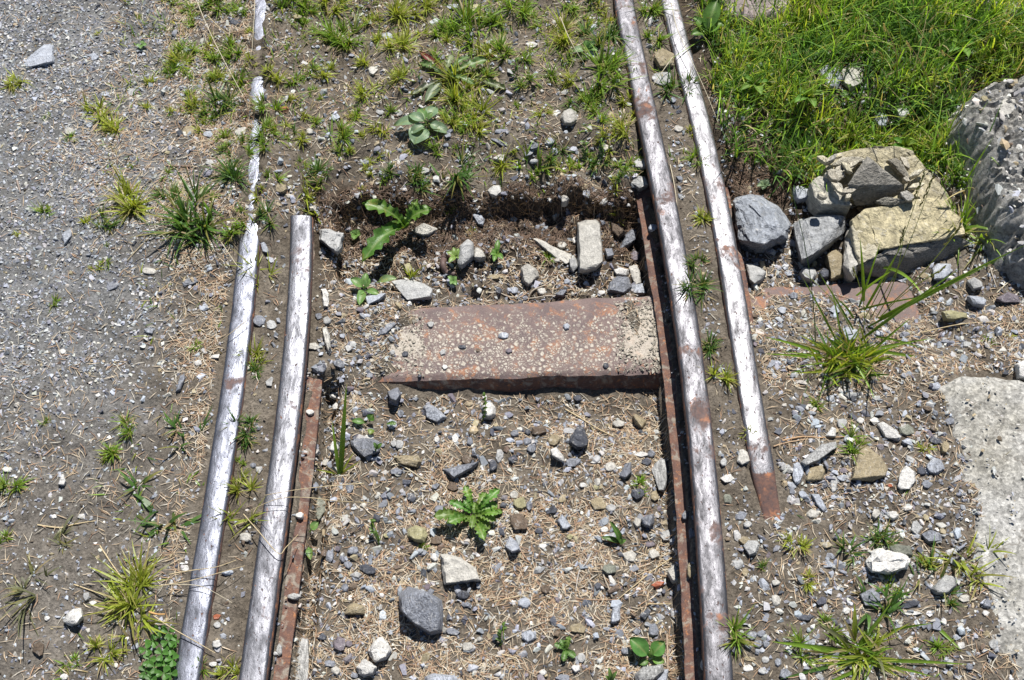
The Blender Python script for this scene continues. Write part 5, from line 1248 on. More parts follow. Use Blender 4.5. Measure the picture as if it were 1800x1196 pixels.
tuft(86, 953, 26, 'p', 34, 'pale sparse tuft with splayed blades on the bare path', flat=.5)
tuft(58, 1042, 34, 'p', 46, 'pale grey-green splayed tuft at the lower left edge', flat=.3)
tuft(250, 1048, 37, 'y', 170, 'lush yellow-green tuft at lower left beside the rail')
tuft(232, 1105, 38, 'y', 60, 'yellow-green tuft drooping below the lush one at lower left', flat=.4)
tuft(1494, 968, 26, 'd', 30, 'dark tuft with one upright blade left of the white crusted rock', widen=1.3)
tuft(1640, 1010, 30, 'd', 36, 'dark spreading tuft right of the white crusted rock', flat=.5, widen=1.2)
tuft(1706, 992, 38, 'y', 70, 'yellow-green tuft at the edge of the concrete slab', flat=.3)
tuft(1545, 1076, 34, 'd', 34, 'dark broad tuft above the broad-bladed clump', widen=1.6)
tuft(1722, 410, 54, 'g', 150, 'tall green tuft between the split yellow rock and the boulder', widen=1.2)
tuft(1418, 285, 42, 'd', 80, 'dark tuft at the meadow edge above the grey wedge rock', widen=1.2)
tuft(1508, 235, 46, 'g', 100, 'green tuft hanging over the top of the split rock', widen=1.2)
tuft(1655, 265, 50, 'g', 120, 'dense dark tuft right of the split rock upper block', widen=1.2)

# single thin blades and straw coming up between the tufts
X, Y = sample(150000); px, py = unproj(X, Y, 0); rl_, rr_ = xRL(Y), xRR(Y)
d = ((X > rl_ - .25) & (X < rr_ + .05)) * sst(330, 250, py) * (.5 + .5 * sst(200, 60, py)) * .75 + .16 * (X > xGR(Y)) * sst(560, 520, py) * 0 + .10 * ((X < rl_) & (X > rl_ - .17)) * sst(300, 400, py) + .03 * (X > xGR(Y)) * sst(800, 950, py)
d = d * sst(-.15, .45, vnoise(X / .045, Y / .045, 79) + .5 * vnoise(X / .015, Y / .015, 80)); X, Y = thin(X, Y, d); ok = ~on_rail(X, Y, .024); X, Y = X[ok], Y[ok]; n = len(X)
L = rs.uniform(.008, .030, n); pk = rs.randint(0, 10, n)[:, None]; kx = rs.uniform(.7, 1.3, (n, 1))
c0 = np.where(pk < 4, GC['g'][0], np.where(pk < 7, GC['y'][0], np.where(pk < 8, GC['d'][0], GC['s'][0]))) * kx; c1 = np.where(pk < 4, GC['g'][1], np.where(pk < 7, GC['y'][1], np.where(pk < 8, GC['d'][1], GC['s'][1]))) * kx
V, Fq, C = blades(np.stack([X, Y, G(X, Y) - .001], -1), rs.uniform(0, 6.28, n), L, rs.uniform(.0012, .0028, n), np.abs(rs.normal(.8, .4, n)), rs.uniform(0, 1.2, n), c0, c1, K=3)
tag(mobj('thin_grass', np_mesh('thin_grass', V, Fq, M_GRASS, C)), 'thin short grass coming up between the tufts inside and beside the track', 'grass', kind='stuff')

# the star-shaped tuft with straight blades
def custom_blades(specs, base_kind, name, label, cat, widths, seed=0, loc_px=None, K=7, group=None):
    """specs: (base px, base py, tip px, tip py, tip height m, width mm, sag) straight from the photo"""
    r_ = np.random.RandomState(seed); Vs, Fs, Cs = [], [], []; k0 = 0
    bz = float(gz(*loc_px)); o = P3(*loc_px, bz)
    for sp in specs:
        bx, by, tx, ty, tz, wd, sag = sp[:7]; kd = sp[7] if len(sp) > 7 else base_kind
        z0 = bz; A = P3(bx, by, z0 - .001); B = P3(tx, ty, bz + tz)
        M = (A + B) / 2 + np.array([0, 0, sag])
        c0 = np.array(GC[kd][0]) * r_.uniform(.8, 1.2); c1 = np.array(GC[kd][1]) * r_.uniform(.8, 1.2)
        row = []
        for j in range(K + 1):
            t = j / K; p = (1 - t) ** 2 * A + 2 * t * (1 - t) * M + t * t * B
            d = 2 * (1 - t) * (M - A) + 2 * t * (B - M); d /= np.linalg.norm(d) + 1e-9
            s = np.cross(d, [0, -.55, .83]); s = s / (np.linalg.norm(s) + 1e-9)
            up = np.cross(s, d); ww = wd / 770 * (1 - .93 * t ** 2.2) * (.7 + .3 * min(1, 4 * t))
            for q in (-1, 0, 1):
                row.append(p + s * q * ww / 2 + up * (abs(q) * ww * .22)); Cs.append(c0 * (1 - t) + c1 * t)
        Vs += row
        for j in range(K):
            for q in (0, 1):
                a = k0 + j * 3 + q; Fs.append([a, a + 1, a + 4, a + 3])
        k0 += 3 * (K + 1)
    me = np_mesh(name, np.array(Vs) - o, np.array(Fs), M_GRASS, np.array(Cs), smooth=True)
    return me, o
def star(px, py, tips, label):
    me, o = custom_blades([(px + random.uniform(-2, 2), py + random.uniform(-2, 2), tx, ty, tz, 1.4, .004) for tx, ty, tz in tips], 'y', 'grass_tuft', label, '', 0, 3, (px, py), K=4)
    USED.add(label); tag(mobj('grass_tuft', me, loc=tuple(o)), label, 'grass tuft', grass_group(px, py))
star(723, 489, [(703, 464, .02), (709, 472, .03), (716, 468, .035), (723, 466, .035), (729, 470, .03), (737, 472, .03), (745, 468, .025), (753, 463, .02), (706, 488, .015), (744, 485, .012), (715, 492, .01), (730, 478, .03), (712, 478, .03), (740, 478, .02)],
     'star-shaped fine tuft behind the flat slab at the sleeper')

# two-bladed upright grass
me, o = custom_blades([(599, 834, 609, 676, .13, 6.5, .002, 'g'), (597, 836, 584, 742, .06, 4.6, .004, 'g'), (597, 834, 556, 826, .006, 2.6, .004, 'y'), (600, 832, 622, 796, .02, 2.4, .004, 'y'), (598, 834, 632, 812, .012, 2.2, .003, 'y'),
                       (596, 835, 574, 820, .01, 2.2, .002, 's'), (600, 836, 612, 826, .01, 2.2, .002, 's')], 'g', 'grass_blades', '', '', 0, 5, (598, 836), K=9)
lb = 'lone upright pair of broad green blades beside the left foot strip'; USED.add(lb)
tag(mobj('grass_plant', me, loc=tuple(o)), lb, 'grass')

# tall seeding clump: leaves as one part, each seed stalk a part
r_ = random.Random(5)
leaves = [(1440, 620, 1346, 593, .03, 4.2, .006), (1440, 630, 1345, 622, .02, 3.4, .004), (1450, 640, 1363, 666, .01, 3, .006), (1480, 625, 1640, 595, .03, 4, .006), (1500, 612, 1702, 648, .02, 4.2, .012), (1520, 640, 1660, 644, .015, 3.2, .006),
          (1470, 598, 1537, 700, .02, 5, .02), (1465, 610, 1437, 712, .01, 3, .01), (1510, 600, 1690, 470, .14, 4, .008), (1545, 560, 1800, 432, .20, 4.6, .006), (1525, 575, 1760, 455, .16, 3.0, .004), (1518, 530, 1512, 420, .12, 4.5, .004),
          (1510, 540, 1548, 425, .12, 3, .002), (1520, 545, 1586, 430, .11, 3.6, .004), (1552, 470, 1622, 520, .05, 4.5, .03), (1500, 580, 1440, 480, .08, 2.6, .003), (1470, 600, 1412, 490, .09, 2.8, .003), (1480, 600, 1460, 500, .07, 2.4, .003),
          (1500, 640, 1560, 618, .03, 3, .008), (1490, 640, 1375, 618, .03, 3.2, .01), (1500, 655, 1440, 690, .01, 2.6, .004), (1520, 650, 1582, 700, .01, 2.6, .004), (1460, 640, 1392, 690, .01, 2.4, .004), (1530, 620, 1600, 560, .05, 3.4, .006), (1500, 560, 1470, 525, .06, 3, .01),
          (1510, 545, 1640, 520, .08, 2.6, .01), (1540, 592, 1618, 612, .03, 3, .008), (1505, 520, 1570, 475, .10, 3.4, .01)]
for _ in range(150):
    a = r_.uniform(0, 6.28); l = r_.uniform(30, 85); bx, by = 1490 + r_.gauss(0, 24), 640 + r_.gauss(0, 11)
    leaves.append((bx, by, bx + math.cos(a) * l, by - abs(math.sin(a)) * l * .9 * (1 if r_.random() < .75 else -.5), r_.uniform(.01, .08), r_.uniform(1.8, 4.0), .006, r_.choice('gygydsy')))
me, o = custom_blades(leaves, 'g', 'leaf_blades', '', '', 0, 8, (1490, 640), K=7)
root = empty('seeding_grass', tuple(o)); lb = 'tall seeding grass clump with long arching blades right of the rails'; USED.add(lb)
tag(root, lb, 'grass')
mobj('leaf_blades', me, root)
def stalk(bx, by, tx, ty, tz, parent, o, bz, key='y', head=.03, seed=0):
    """thin seed stem with a slender seed head"""
    r2 = np.random.RandomState(seed); A = P3(bx, by, bz); B = P3(tx, ty, bz + tz); d = (B - A) / np.linalg.norm(B - A)
    s = np.cross(d, [.3, 0, 1.0]); s /= np.linalg.norm(s); u = np.cross(s, d)
    V, Fq, C = [], [], []; K = 6; L = np.linalg.norm(B - A)
    for j in range(K + 1):
        t = j / K; p = A * (1 - t) + B * t + u * .01 * math.sin(math.pi * t); rr = .0009 * (1 - .5 * t)
        for q in range(4):
            an = q * math.pi / 2; V.append(p + s * math.cos(an) * rr + u * math.sin(an) * rr); C.append(np.array(GC[key][1]) * (.7 + .2 * t))
    for j in range(K):
        for q in range(4): a = j * 4; Fq.append([a + q, a + (q + 1) % 4, a + 4 + (q + 1) % 4, a + 4 + q])
    n = int(head / .0016)
    for j in range(n):
        t = j / n; p = B - d * head * (1 - t); an = r2.uniform(0, 6.28); w_ = .0013; l = .006
        side = s * math.cos(an) + u * math.sin(an); perp = np.cross(side, d)
        k = len(V); q0 = p; q1 = p + d * l * .5 + side * .0018 + perp * w_; q2 = p + d * l + side * .0016; q3 = p + d * l * .5 + side * .0018 - perp * w_
        V += [q0, q1, q2, q3]; Fq.append([k, k + 1, k + 2, k + 3]); C += [np.array((.20, .19, .08)) * r2.uniform(.7, 1.3)] * 4
    return np.array(V), np.array(Fq), np.array(C)
bz = float(o[2])
for i, (bx, by, tx, ty, tz, hd) in enumerate([(1434, 610, 1387, 318, .24, .035), (1520, 560, 1626, 300, .24, .05), (1530, 560, 1640, 312, .23, .05), (1560, 540, 1688, 400, .17, .04), (1500, 590, 1414, 480, .10, .0), (1515, 600, 1500, 470, .12, .02),
                                              (1545, 560, 1660, 470, .14, .03), (1540, 560, 1590, 400, .16, .03)]):
    V, Fq, C = stalk(bx, by, tx, ty, tz, root, o, bz, 'y' if i else 'd', hd, i)
    mobj('seed_stalk', np_mesh('seed_stalk', V - o, Fq, M_GRASS, C), root)
# broad-bladed clump at lower right
r_ = random.Random(9)
lv = [(1500, 1150, 1357, 1128, .02, 7, .008, 'g'), (1500, 1140, 1438, 1096, .03, 6, .008, 'p'), (1500, 1130, 1502, 1062, .05, 6, .006, 'y'), (1505, 1140, 1566, 1060, .05, 4.5, .006, 'g'), (1520, 1140, 1600, 1095, .03, 4, .01, 'y'), (1560, 1110, 1640, 1096, .04, 3, .012, 'g'),
      (1640, 1096, 1688, 1142, .01, 4, .002, 'g'), (1530, 1160, 1700, 1168, .01, 4.5, .008, 'g'), (1520, 1160, 1580, 1190, .01, 4, .006, 'y'), (1500, 1160, 1372, 1194, .01, 5, .006, 'd'), (1540, 1150, 1556, 1196, .02, 4, .01, 'p'), (1510, 1170, 1490, 1210, .01, 4, .006, 'y'),
      (1500, 1140, 1455, 1148, .01, 4.5, .006, 's'), (1520, 1145, 1570, 1140, .01, 4, .006, 'g'), (1505, 1135, 1478, 1080, .04, 4, .006, 's'), (1530, 1165, 1640, 1190, .02, 4, .01, 'g'), (1512, 1175, 1430, 1212, .01, 4, .004, 'g')]
for _ in range(60):
    a = r_.uniform(0, 6.28); l = r_.uniform(25, 80); bx, by = 1515 + r_.gauss(0, 16), 1155 + r_.gauss(0, 9)
    lv.append((bx, by, bx + math.cos(a) * l, by - math.sin(a) * l * .7, r_.uniform(.005, .03), r_.uniform(1.8, 3.6), .007, r_.choice('gygsy')))
me, o = custom_blades(lv, 'g', 'grass_tuft', '', '', 0, 12, (1515, 1155), K=7)
lb = 'broad-bladed grass clump sprawling at the lower right'; USED.add(lb); tag(mobj('grass_tuft', me, loc=tuple(o)), lb, 'grass tuft', 'grass tufts right of the rails')

# ------------------------------------------------------------------ the meadow at upper right
MEAD = [(1205, -60), (1245, 90), (1262, 180), (1275, 262), (1330, 262), (1362, 285), (1440, 296), (1500, 268), (1560, 246), (1610, 262), (1652, 300), (1698, 400), (1752, 415), (1745, 340), (1720, 300), (1700, 210), (1698, 160), (1735, 142), (1810, 128), (2300, 110), (2300, -800), (1160, -800)]
def meadow_pts(n, dens=1.0):
    X = rs.uniform(.16, 1.75, n); Y = rs.uniform(1.15, 2.6, n); px, py = unproj(X, Y, 0)
    k = in_poly(px + 14 * vnoise(X / .03, Y / .03, 71), py + 14 * vnoise(X / .03, Y / .03, 72), MEAD) & (X > xGR(Y) + .035)
    bare = np.exp(-((px - 1490) / 70) ** 2 - ((py - 140) / 38) ** 2) + .8 * np.exp(-((px - 1330) / 60) ** 2 - ((py - 10) / 40) ** 2) + .7 * np.exp(-((px - 1345) / 45) ** 2 - ((py - 250) / 40) ** 2) + .6 * np.exp(-((px - 1540) / 60) ** 2 - ((py - 205) / 30) ** 2)
    cl = sst(-.5, .3, vnoise(X / .035, Y / .035, 73))
    k &= rs.rand(n) < (1 - .9 * np.clip(bare, 0, 1)) * (.45 + .55 * cl) * np.where((px > 2000) | (py < -150), .5, 1)
    return X[k], Y[k], px[k], py[k]
X, Y, px, py = meadow_pts(150000); n = len(X)
tall = sst(150, 20, py) * sst(1300, 1420, px)
L = rs.uniform(.014, .056, n) * (1 + .9 * tall); long_ = rs.rand(n) < .16 * (.25 + tall); L[long_] = rs.uniform(.05, .16, long_.sum())
Wd = rs.uniform(.0012, .0040, n); k = rs.uniform(.7, 1.35, (n, 1)); pick = vnoise(X / .05, Y / .05, 77) + rs.normal(0, .5, n)
c0 = np.where(pick[:, None] > .60, GC['y'][0], np.where(pick[:, None] < -.2, GC['d'][0], GC['g'][0])) * k
c1 = np.where(pick[:, None] > .60, GC['y'][1], np.where(pick[:, None] < -.2, GC['d'][1], GC['g'][1])) * k
dry = rs.rand(n) < .10; c0[dry] = GC['s'][0]; c1[dry] = GC['s'][1]
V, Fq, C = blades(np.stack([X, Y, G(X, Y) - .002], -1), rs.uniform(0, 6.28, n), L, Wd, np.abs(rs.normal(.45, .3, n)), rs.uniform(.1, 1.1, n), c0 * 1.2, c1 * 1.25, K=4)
tag(mobj('meadow_grass', np_mesh('meadow_grass', V, Fq, M_GRASS, C)), 'dense green meadow grass filling the upper right beyond the rails', 'grass', kind='stuff')
X, Y, px, py = meadow_pts(26000); n = len(X)
# round clover-like leaflets low in the grass
R_ = rotmats(n, .45, rs); s = rs.uniform(.0022, .0055, n); a = np.arange(6) * math.pi / 3
disk = np.vstack([[0, 0, -.12], np.stack([np.cos(a), .75 * np.sin(a), .12 * np.abs(np.sin(a))], -1)]); df = np.array([[0, i + 1, (i + 1) % 6 + 1] for i in range(6)])
cc = np.array([(.10, .19, .045)]) * rs.uniform(.6, 1.5, (n, 1))
V, Fq, C = scatter([(disk, df)], np.stack([X, Y, G(X, Y) + rs.uniform(.002, .02, n)], -1), R_, np.stack([s, s, s], -1), cc, rs)
tag(mobj('meadow_leaflets', np_mesh('meadow_leaflets', V, Fq, M_GRASS, C)), 'small round herb leaves low among the meadow grass', 'herbs', kind='stuff')
# seed stalks standing in the meadow, each a thing
for i, (bx, by, tx, ty, tz, key) in enumerate([(1470, 110, 1440, 12, .13, 's'), (1575, 150, 1553, 42, .15, 's'), (1600, 130, 1640, 45, .14, 's'), (1548, 120, 1536, 88, .12, 's'), (1640, 190, 1595, 75, .14, 's'), (1690, 150, 1655, 90, .12, 's'),
                                               (1425, 120, 1425, -10, .15, 'y'), (1660, 240, 1740, 60, .16, 'y'), (1615, 280, 1645, 130, .12, 'y'), (1580, 110, 1560, -20, .16, 'y'), (1340, 90, 1400, 5, .1, 'y'), (1560, 60, 1630, 8, .1, 'y')]):
    bz = float(gz(bx, by)); o = P3(bx, by, bz); V, Fq, C = stalk(bx, by, tx, ty, tz, None, o, bz, key, .022, 30 + i)
    if key == 's': C = C * 1.0 + (C[:, :1] * 0); C[-4 * int(.022 / .0016):] = np.array((.48, .40, .24))
    lb = unique([f'{"straw-coloured" if key == "s" else "green"} seed stalk rising from the meadow {q}' for q in where(tx, ty)] + [f'{"pale ripe" if key == "s" else "fresh green"} seed stalk in the meadow {q}' for q in where(tx, ty)] + [f'thin meadow seed stalk {q}' for q in where(bx, by)])
    tag(mobj('seed_stalk', np_mesh('seed_stalk', V - o, Fq, M_GRASS, C), loc=tuple(o)), lb, 'grass stalk', 'seed stalks in the meadow')

# ------------------------------------------------------------------ broad-leaved plants, each leaf a part
def leaf(root, o, base, tip, wpx, col=(.11, .22, .05), shape='oval', cup=.18, arch=.15, seed=0, name='leaf', label=None, roll=0.0):
    """base, tip = (px, py, z); width in photo pixels"""
    A, B = P3(*base), P3(*tip); d = B - A; L = np.linalg.norm(d); dn = d / L
    s = np.cross(dn, [0, 0, 1.0]); s /= np.linalg.norm(s); u = np.cross(s, dn)
    s, u = s * math.cos(roll) + u * math.sin(roll), u * math.cos(roll) - s * math.sin(roll)
    W = wpx / 1250 / 2; nu_, nv_ = (26, 9) if shape == 'lobed' else (14, 7); r2 = np.random.RandomState(seed + 1)
    V, C, ve = [], [], []; ph = r2.uniform(0, 6.28)
    for i in range(nu_ + 1):
        t = i / nu_
        if shape == 'oval': w_ = W * max(0, math.sin(math.pi * min(1, max(0, (t - .16) / .84)) ** .85)) ** .75 + .0009
        elif shape == 'round': w_ = W * max(0, math.sin(math.pi * max(0, (t - .3) / .7) ** .8)) ** .6 + .0008
        elif shape == 'lance': w_ = W * (math.sin(math.pi * t ** .8) ** .8 if 0 < t < 1 else 0) + .0008
        else:
            env = (.22 + .78 * min(1, t * 1.5)) * (1 if t < .72 else max(0, (1 - t) / .28) ** .55)
            sw = (t * 6.2 + ph) % 1; lobe = .50 + .62 * (sw ** 1.4 if t < .85 else .8)
            w_ = W * env * lobe + .001
        for j in range(nv_):
            q = j / (nv_ - 1) * 2 - 1
            z = cup * W * q * q * 2 + arch * L * math.sin(math.pi * t) + .06 * W * math.sin(9 * t + 5 * q + ph) * abs(q) + (.10 * W * math.sin(30 * t + ph) * abs(q) if shape == 'lobed' else 0)
            p = A + dn * L * t + s * w_ * q + u * z
            V.append(p); C.append(np.array(col) * (1 + .12 * math.sin(4 * t + ph)) * (1.0)); 
            side = abs(math.sin(math.pi * (t * 6 - abs(q) * 1.2)))
            if shape == 'lobed' and abs(q) > .5: V[-1] = V[-1] - dn * L * .05 * (abs(q) - .5) * lobe + u * .12 * W * math.sin(17 * t + ph * 2 + 3 * q)
            ve.append(min(abs(q) * 1.6, .25 + side * 1.2))
    Fq = []
    for i in range(nu_):
        for j in range(nv_ - 1): a = i * nv_ + j; Fq.append([a, a + 1, a + nv_ + 1, a + nv_])
    me = np_mesh(name, np.array(V) - o, np.array(Fq), M_LEAF, np.clip(np.array(C), 0, 1), smooth=True, extra={'vein': np.array(ve)})
    ob = mobj(name, me, root)
    if label: ob['label'] = label
    return ob
def plant(name, px, py, label, leaves, cat='plant', group=None, dz=0):
    z = float(gz(px, py)); o = P3(px, py, z); root = empty(name, tuple(o)); tag(root, label, cat, group); USED.add(label)
    for i, lf in enumerate(leaves):
        (b, t, w_, kw) = lf if len(lf) == 4 else (*lf, {})
        b = (b[0], b[1], z + b[2]); t = (t[0], t[1], z + t[2]); leaf(root, o, b, t, w_, seed=int(px) + i, **kw)
    return root
PLC = (.20, .30, .17)
plant('plantain', 744, 222, 'pale green plantain rosette with broad oval leaves above the pit', [
    ((750, 215, .006), (693, 222, .004), 24, dict(col=PLC)), ((748, 222, .004), (728, 254, .003), 44, dict(col=PLC, cup=.05)), ((750, 222, .006), (790, 236, .004), 24, dict(col=PLC)),
    ((752, 214, .010), (766, 188, .014), 26, dict(col=PLC)), ((750, 218, .012), (718, 203, .016), 22, dict(col=PLC)), ((750, 216, .012), (736, 192, .014), 18, dict(col=(.14, .26, .08))),
    ((753, 218, .012), (774, 228, .008), 20, dict(col=PLC)), ((752, 212, .016), (760, 198, .024), 10, dict(col=(.18, .30, .10))), ((750, 220, .012), (722, 236, .008), 20, dict(col=PLC))])
DC = (.11, .19, .055)
plant('dandelion', 783, 131, 'flat dandelion with one dark red leaf and dull green leaves', [
    ((783, 134, .004), (736, 90, .012), 15, dict(col=(.19, .035, .03), shape='lance', label='dark red leaf', arch=.05)),
    ((784, 132, .006), (795, 96, .014), 17, dict(col=(.25, .29, .17), shape='lobed')), ((785, 133, .006), (858, 105, .012), 26, dict(col=DC, shape='lobed', arch=.05)),
    ((786, 135, .006), (836, 150, .008), 16, dict(col=DC, shape='lobed')), ((835, 138, .004), (890, 158, .004), 22, dict(col=(.10, .13, .05), shape='lobed', arch=.02)), ((780, 133, .006), (736, 112, .008), 22, dict(col=DC, shape='lobed')),
    ((782, 136, .004), (722, 168, .002), 16, dict(col=(.10, .12, .07), shape='lobed', arch=.02)), ((780, 138, .003), (748, 180, .002), 22, dict(col=(.14, .19, .10), arch=.02)), ((786, 130, .006), (826, 100, .010), 14, dict(col=DC, shape='lobed'))])
GD = (.115, .235, .030)
plant('dandelion', 714, 402, 'big bright green dandelion growing out of the pit', [
    ((712, 398, .02), (636, 358, .065), 40, dict(col=GD, shape='lobed', arch=.18)), ((716, 398, .02), (760, 368, .060), 40, dict(col=GD, shape='lobed', arch=.20)), ((714, 402, .012), (636, 462, .035), 42, dict(col=(.08, .19, .03), shape='lobed', arch=.22)),
    ((712, 398, .02), (666, 412, .03), 24, dict(col=(.09, .18, .03), shape='lance')), ((716, 398, .02), (734, 350, .050), 22, dict(col=(.16, .28, .05), shape='lobed')), ((716, 400, .02), (722, 372, .045), 16, dict(col=(.20, .32, .06), shape='lobed'))])
SG = (.17, .31, .09)
plant('seedling', 640, 506, 'oval-leaved light green seedling left of the flat slab', [
    ((640, 508, .006), (616, 490, .016), 17, dict(col=SG)), ((641, 506, .006), (644, 480, .016), 13, dict(col=SG)), ((642, 508, .006), (650, 490, .014), 12, dict(col=SG)), ((640, 512, .004), (632, 537, .010), 16, dict(col=SG)),
    ((642, 512, .004), (667, 518, .010), 12, dict(col=SG)), ((640, 512, .004), (630, 520, .010), 10, dict(col=SG)), ((662, 498, .002), (698, 490, .012), 15, dict(col=(.22, .33, .14)))])
r_ = random.Random(21); lv = []
for (a, l, w_) in ((112, 66, 22), (65, 62, 22), (20, 58, 24), (-20, 50, 22), (-65, 74, 26), (-100, 40, 20), (175, 75, 28), (200, 68, 26), (150, 50, 22), (40, 78, 22), (-48, 52, 22), (90, 34, 16), (0, 44, 18), (-150, 30, 16), (130, 36, 16), (10, 66, 18)):
    ar = math.radians(a + r_.uniform(-9, 9)); q_ = r_.uniform(.0, .35); l *= r_.uniform(.7, 1.05); lv.append(((834 + l * q_ * math.cos(ar), 905 - l * q_ * math.sin(ar), .006), (834 + l * math.cos(ar), 905 - l * .88 * math.sin(ar), r_.uniform(.004, .026)), w_ * r_.uniform(.7, .95), dict(col=(.125 * r_.uniform(.8, 1.2), .255 * r_.uniform(.85, 1.15), .04), shape='lobed', arch=.14)))
plant('dandelion', 834, 905, 'bright green rosette weed with lobed leaves below the sleeper', lv)
plant('seedling', 1143, 1155, 'young plant with two glossy oval leaves at bottom centre right', [
    ((1141, 1156, .006), (1106, 1122, .020), 28, dict(col=(.10, .25, .06), arch=.12)), ((1144, 1154, .006), (1169, 1128, .018), 24, dict(col=(.11, .26, .06), arch=.12)), ((1144, 1160, .003), (1168, 1164, .006), 13, dict(col=(.14, .27, .05))),
    ((1141, 1162, .003), (1124, 1168, .004), 9, dict(col=(.10, .20, .04))), ((1143, 1156, .006), (1146, 1140, .016), 8, dict(col=(.14, .27, .05), shape='lance'))])
plant('seedling', 993, 1140, 'small ragged green weed left of the two-leaved plant', [
    ((994, 1142, .003), (974, 1132, .010), 10, dict(shape='lobed')), ((994, 1142, .003), (1001, 1118, .016), 12, dict(shape='lobed', col=(.16, .28, .05))), ((994, 1144, .003), (990, 1163, .008), 12, dict(shape='lobed')), ((995, 1144, .003), (1012, 1156, .008), 12, dict(shape='lobed')), ((994, 1142, .004), (985, 1124, .01), 9, dict(shape='lobed'))])
plant('sprout', 1091, 955, 'three-bladed dark green sprout between stones', [
    ((1091, 953, .004), (1072, 917, .030), 9, dict(shape='lance', col=(.09, .2, .04))), ((1090, 954, .004), (1057, 945, .010), 8, dict(shape='lance', col=(.09, .18, .04))), ((1092, 954, .003), (1101, 949, .010), 7, dict(shape='lance')), ((1090, 955, .003), (1064, 951, .004), 6, dict(shape='lance', col=(.25, .06, .03), label='reddish leaf')), ((1093, 957, .003), (1086, 940, .012), 6, dict(shape='lance'))])
plant('sprout', 1073, 1192, 'little upright sprout at the bottom edge', [((1074, 1198, .003), (1070, 1174, .02), 6, dict(shape='lance')), ((1074, 1198, .003), (1084, 1180, .02), 5, dict(shape='lance')), ((1074, 1198, .003), (1064, 1188, .012), 5, dict(shape='lance'))])
plant('sprout', 548, 912, 'pair of round leaves poking beside the left foot strip', [((545, 936, .004), (560, 918, .012), 13, dict(col=SG, shape='round')), ((543, 962, .004), (546, 984, .010), 10, dict(col=SG))])
plant('sprout', 648, 742, 'round-leaved sprout above the blue slate', [((650, 742, .004), (656, 728, .014), 15, dict(col=(.10, .22, .04), shape='round')), ((644, 745, .003), (618, 740, .008), 10, {}), ((655, 755, .003), (650, 764, .006), 11, dict(col=(.18, .26, .05))), ((680, 746, .003), (697, 745, .008), 8, dict(shape='lobed'))])
plant('sprout', 664, 782, 'two-leaved sprout growing over the blue slate', [((663, 790, .014), (657, 778, .024), 5, {}), ((663, 790, .014), (672, 780, .024), 6, {}), ((663, 795, .004), (662, 786, .020), 2, dict(shape='lance'))])
def sprig(px, py, tx, ty, h, label, n=9, seed=0):
    z = float(gz(px, py)); o = P3(px, py, z); root = empty('sprig', tuple(o)); tag(root, label, 'plant'); USED.add(label); r2 = random.Random(seed)
    V, Fq, C = stalk(px, py, tx, ty, h, None, o, z, 'g', 0, seed); mobj('stem', np_mesh('stem', V - o, Fq, M_GRASS, C), root)
    for i in range(n):
        t = .15 + .85 * i / n; bx, by, bz_ = px + (tx - px) * t, py + (ty - py) * t, z + h * t; a = r2.uniform(0, 6.28)
        leaf(root, o, (bx, by, bz_), (bx + 9 * math.cos(a), by - 8 * abs(math.sin(a)), bz_ + .004), 3.5, (.11, .2, .05), 'lance', seed=i)
sprig(666, 960, 650, 912, .03, 'thin leafy sprig above the lilac-grey pebbles', 10, 1)
sprig(846, 742, 852, 690, .045, 'fine upright sprig in front of the round pale stone', 6, 2)
sprig(878, 1135, 884, 1096, .03, 'thin yellowish sprig at bottom right of the big stone', 8, 3)
for k, (a, b) in enumerate(((1027, 262), (1055, 262), (905, 118))): sprig(a, b + 22, a + 1, b - 16, .03, ('needle-leaved sprig above the pit right of centre', 'second needle-leaved sprig next to the right inner rail', 'needle-leaved sprig among tufts near the top')[k], 8, 7 + k)
plant('seedling', 802, 452, 'small star-shaped light green seedling by the standing grey stone', [((802, 452, .012), (x, y, .018), 9, dict(col=(.22, .33, .08))) for x, y in ((785, 443), (797, 435), (815, 440), (816, 455), (789, 462), (806, 437))])
plant('seedling', 872, 437, 'bright little seedling left of the long pale slab', [((873, 447, .006), (x, y, .014), 9, dict(col=(.13, .27, .05))) for x, y in ((876, 422), (862, 448), (868, 460), (884, 456), (878, 440), (864, 438))])
plant('seedling', 797, 495, 'tiny pale green seedling behind the sleeper', [((797, 494, .005), (x, y, .010), 8, dict(col=SG)) for x, y in ((787, 486), (803, 486), (802, 502), (792, 500))])
plant('seedling', 625, 414, 'small round-leaved seedling right of the forked stone', [((625, 415, .006), (x, y, .014), 12, dict(col=(.15, .28, .07), shape='round')) for x, y in ((615, 408), (632, 404), (622, 422), (634, 414))])
plant('seedling', 254, 80, 'tiny four-leaved seedling on the verge near the top', [((249, 80, .004), (x, y, .008), 8, dict(col=SG, shape='round')) for x, y in ((240, 82), (252, 72), (258, 80), (247, 86))])
plant('herb', 1017, 92, 'small plant with a pale round leaf among tufts at top right of track', [((1030, 88, .004), (1007, 92, .006), 18, dict(col=(.20, .31, .15))), ((1030, 88, .006), (1048, 74, .016), 14, dict(col=(.09, .2, .05))), ((1030, 88, .006), (1052, 90, .012), 12, dict(col=(.09, .2, .05))), ((1030, 88, .006), (1030, 70, .018), 12, dict(col=(.1, .22, .05)))])
plant('herb', 1344, 322, 'tiny grey-green herb on the dark bank right of the rails', [((1344, 326, .004), (x, y, .010), 9, dict(col=(.15, .22, .12))) for x, y in ((1335, 318), (1350, 314), (1356, 326), (1340, 334), (1330, 328))])
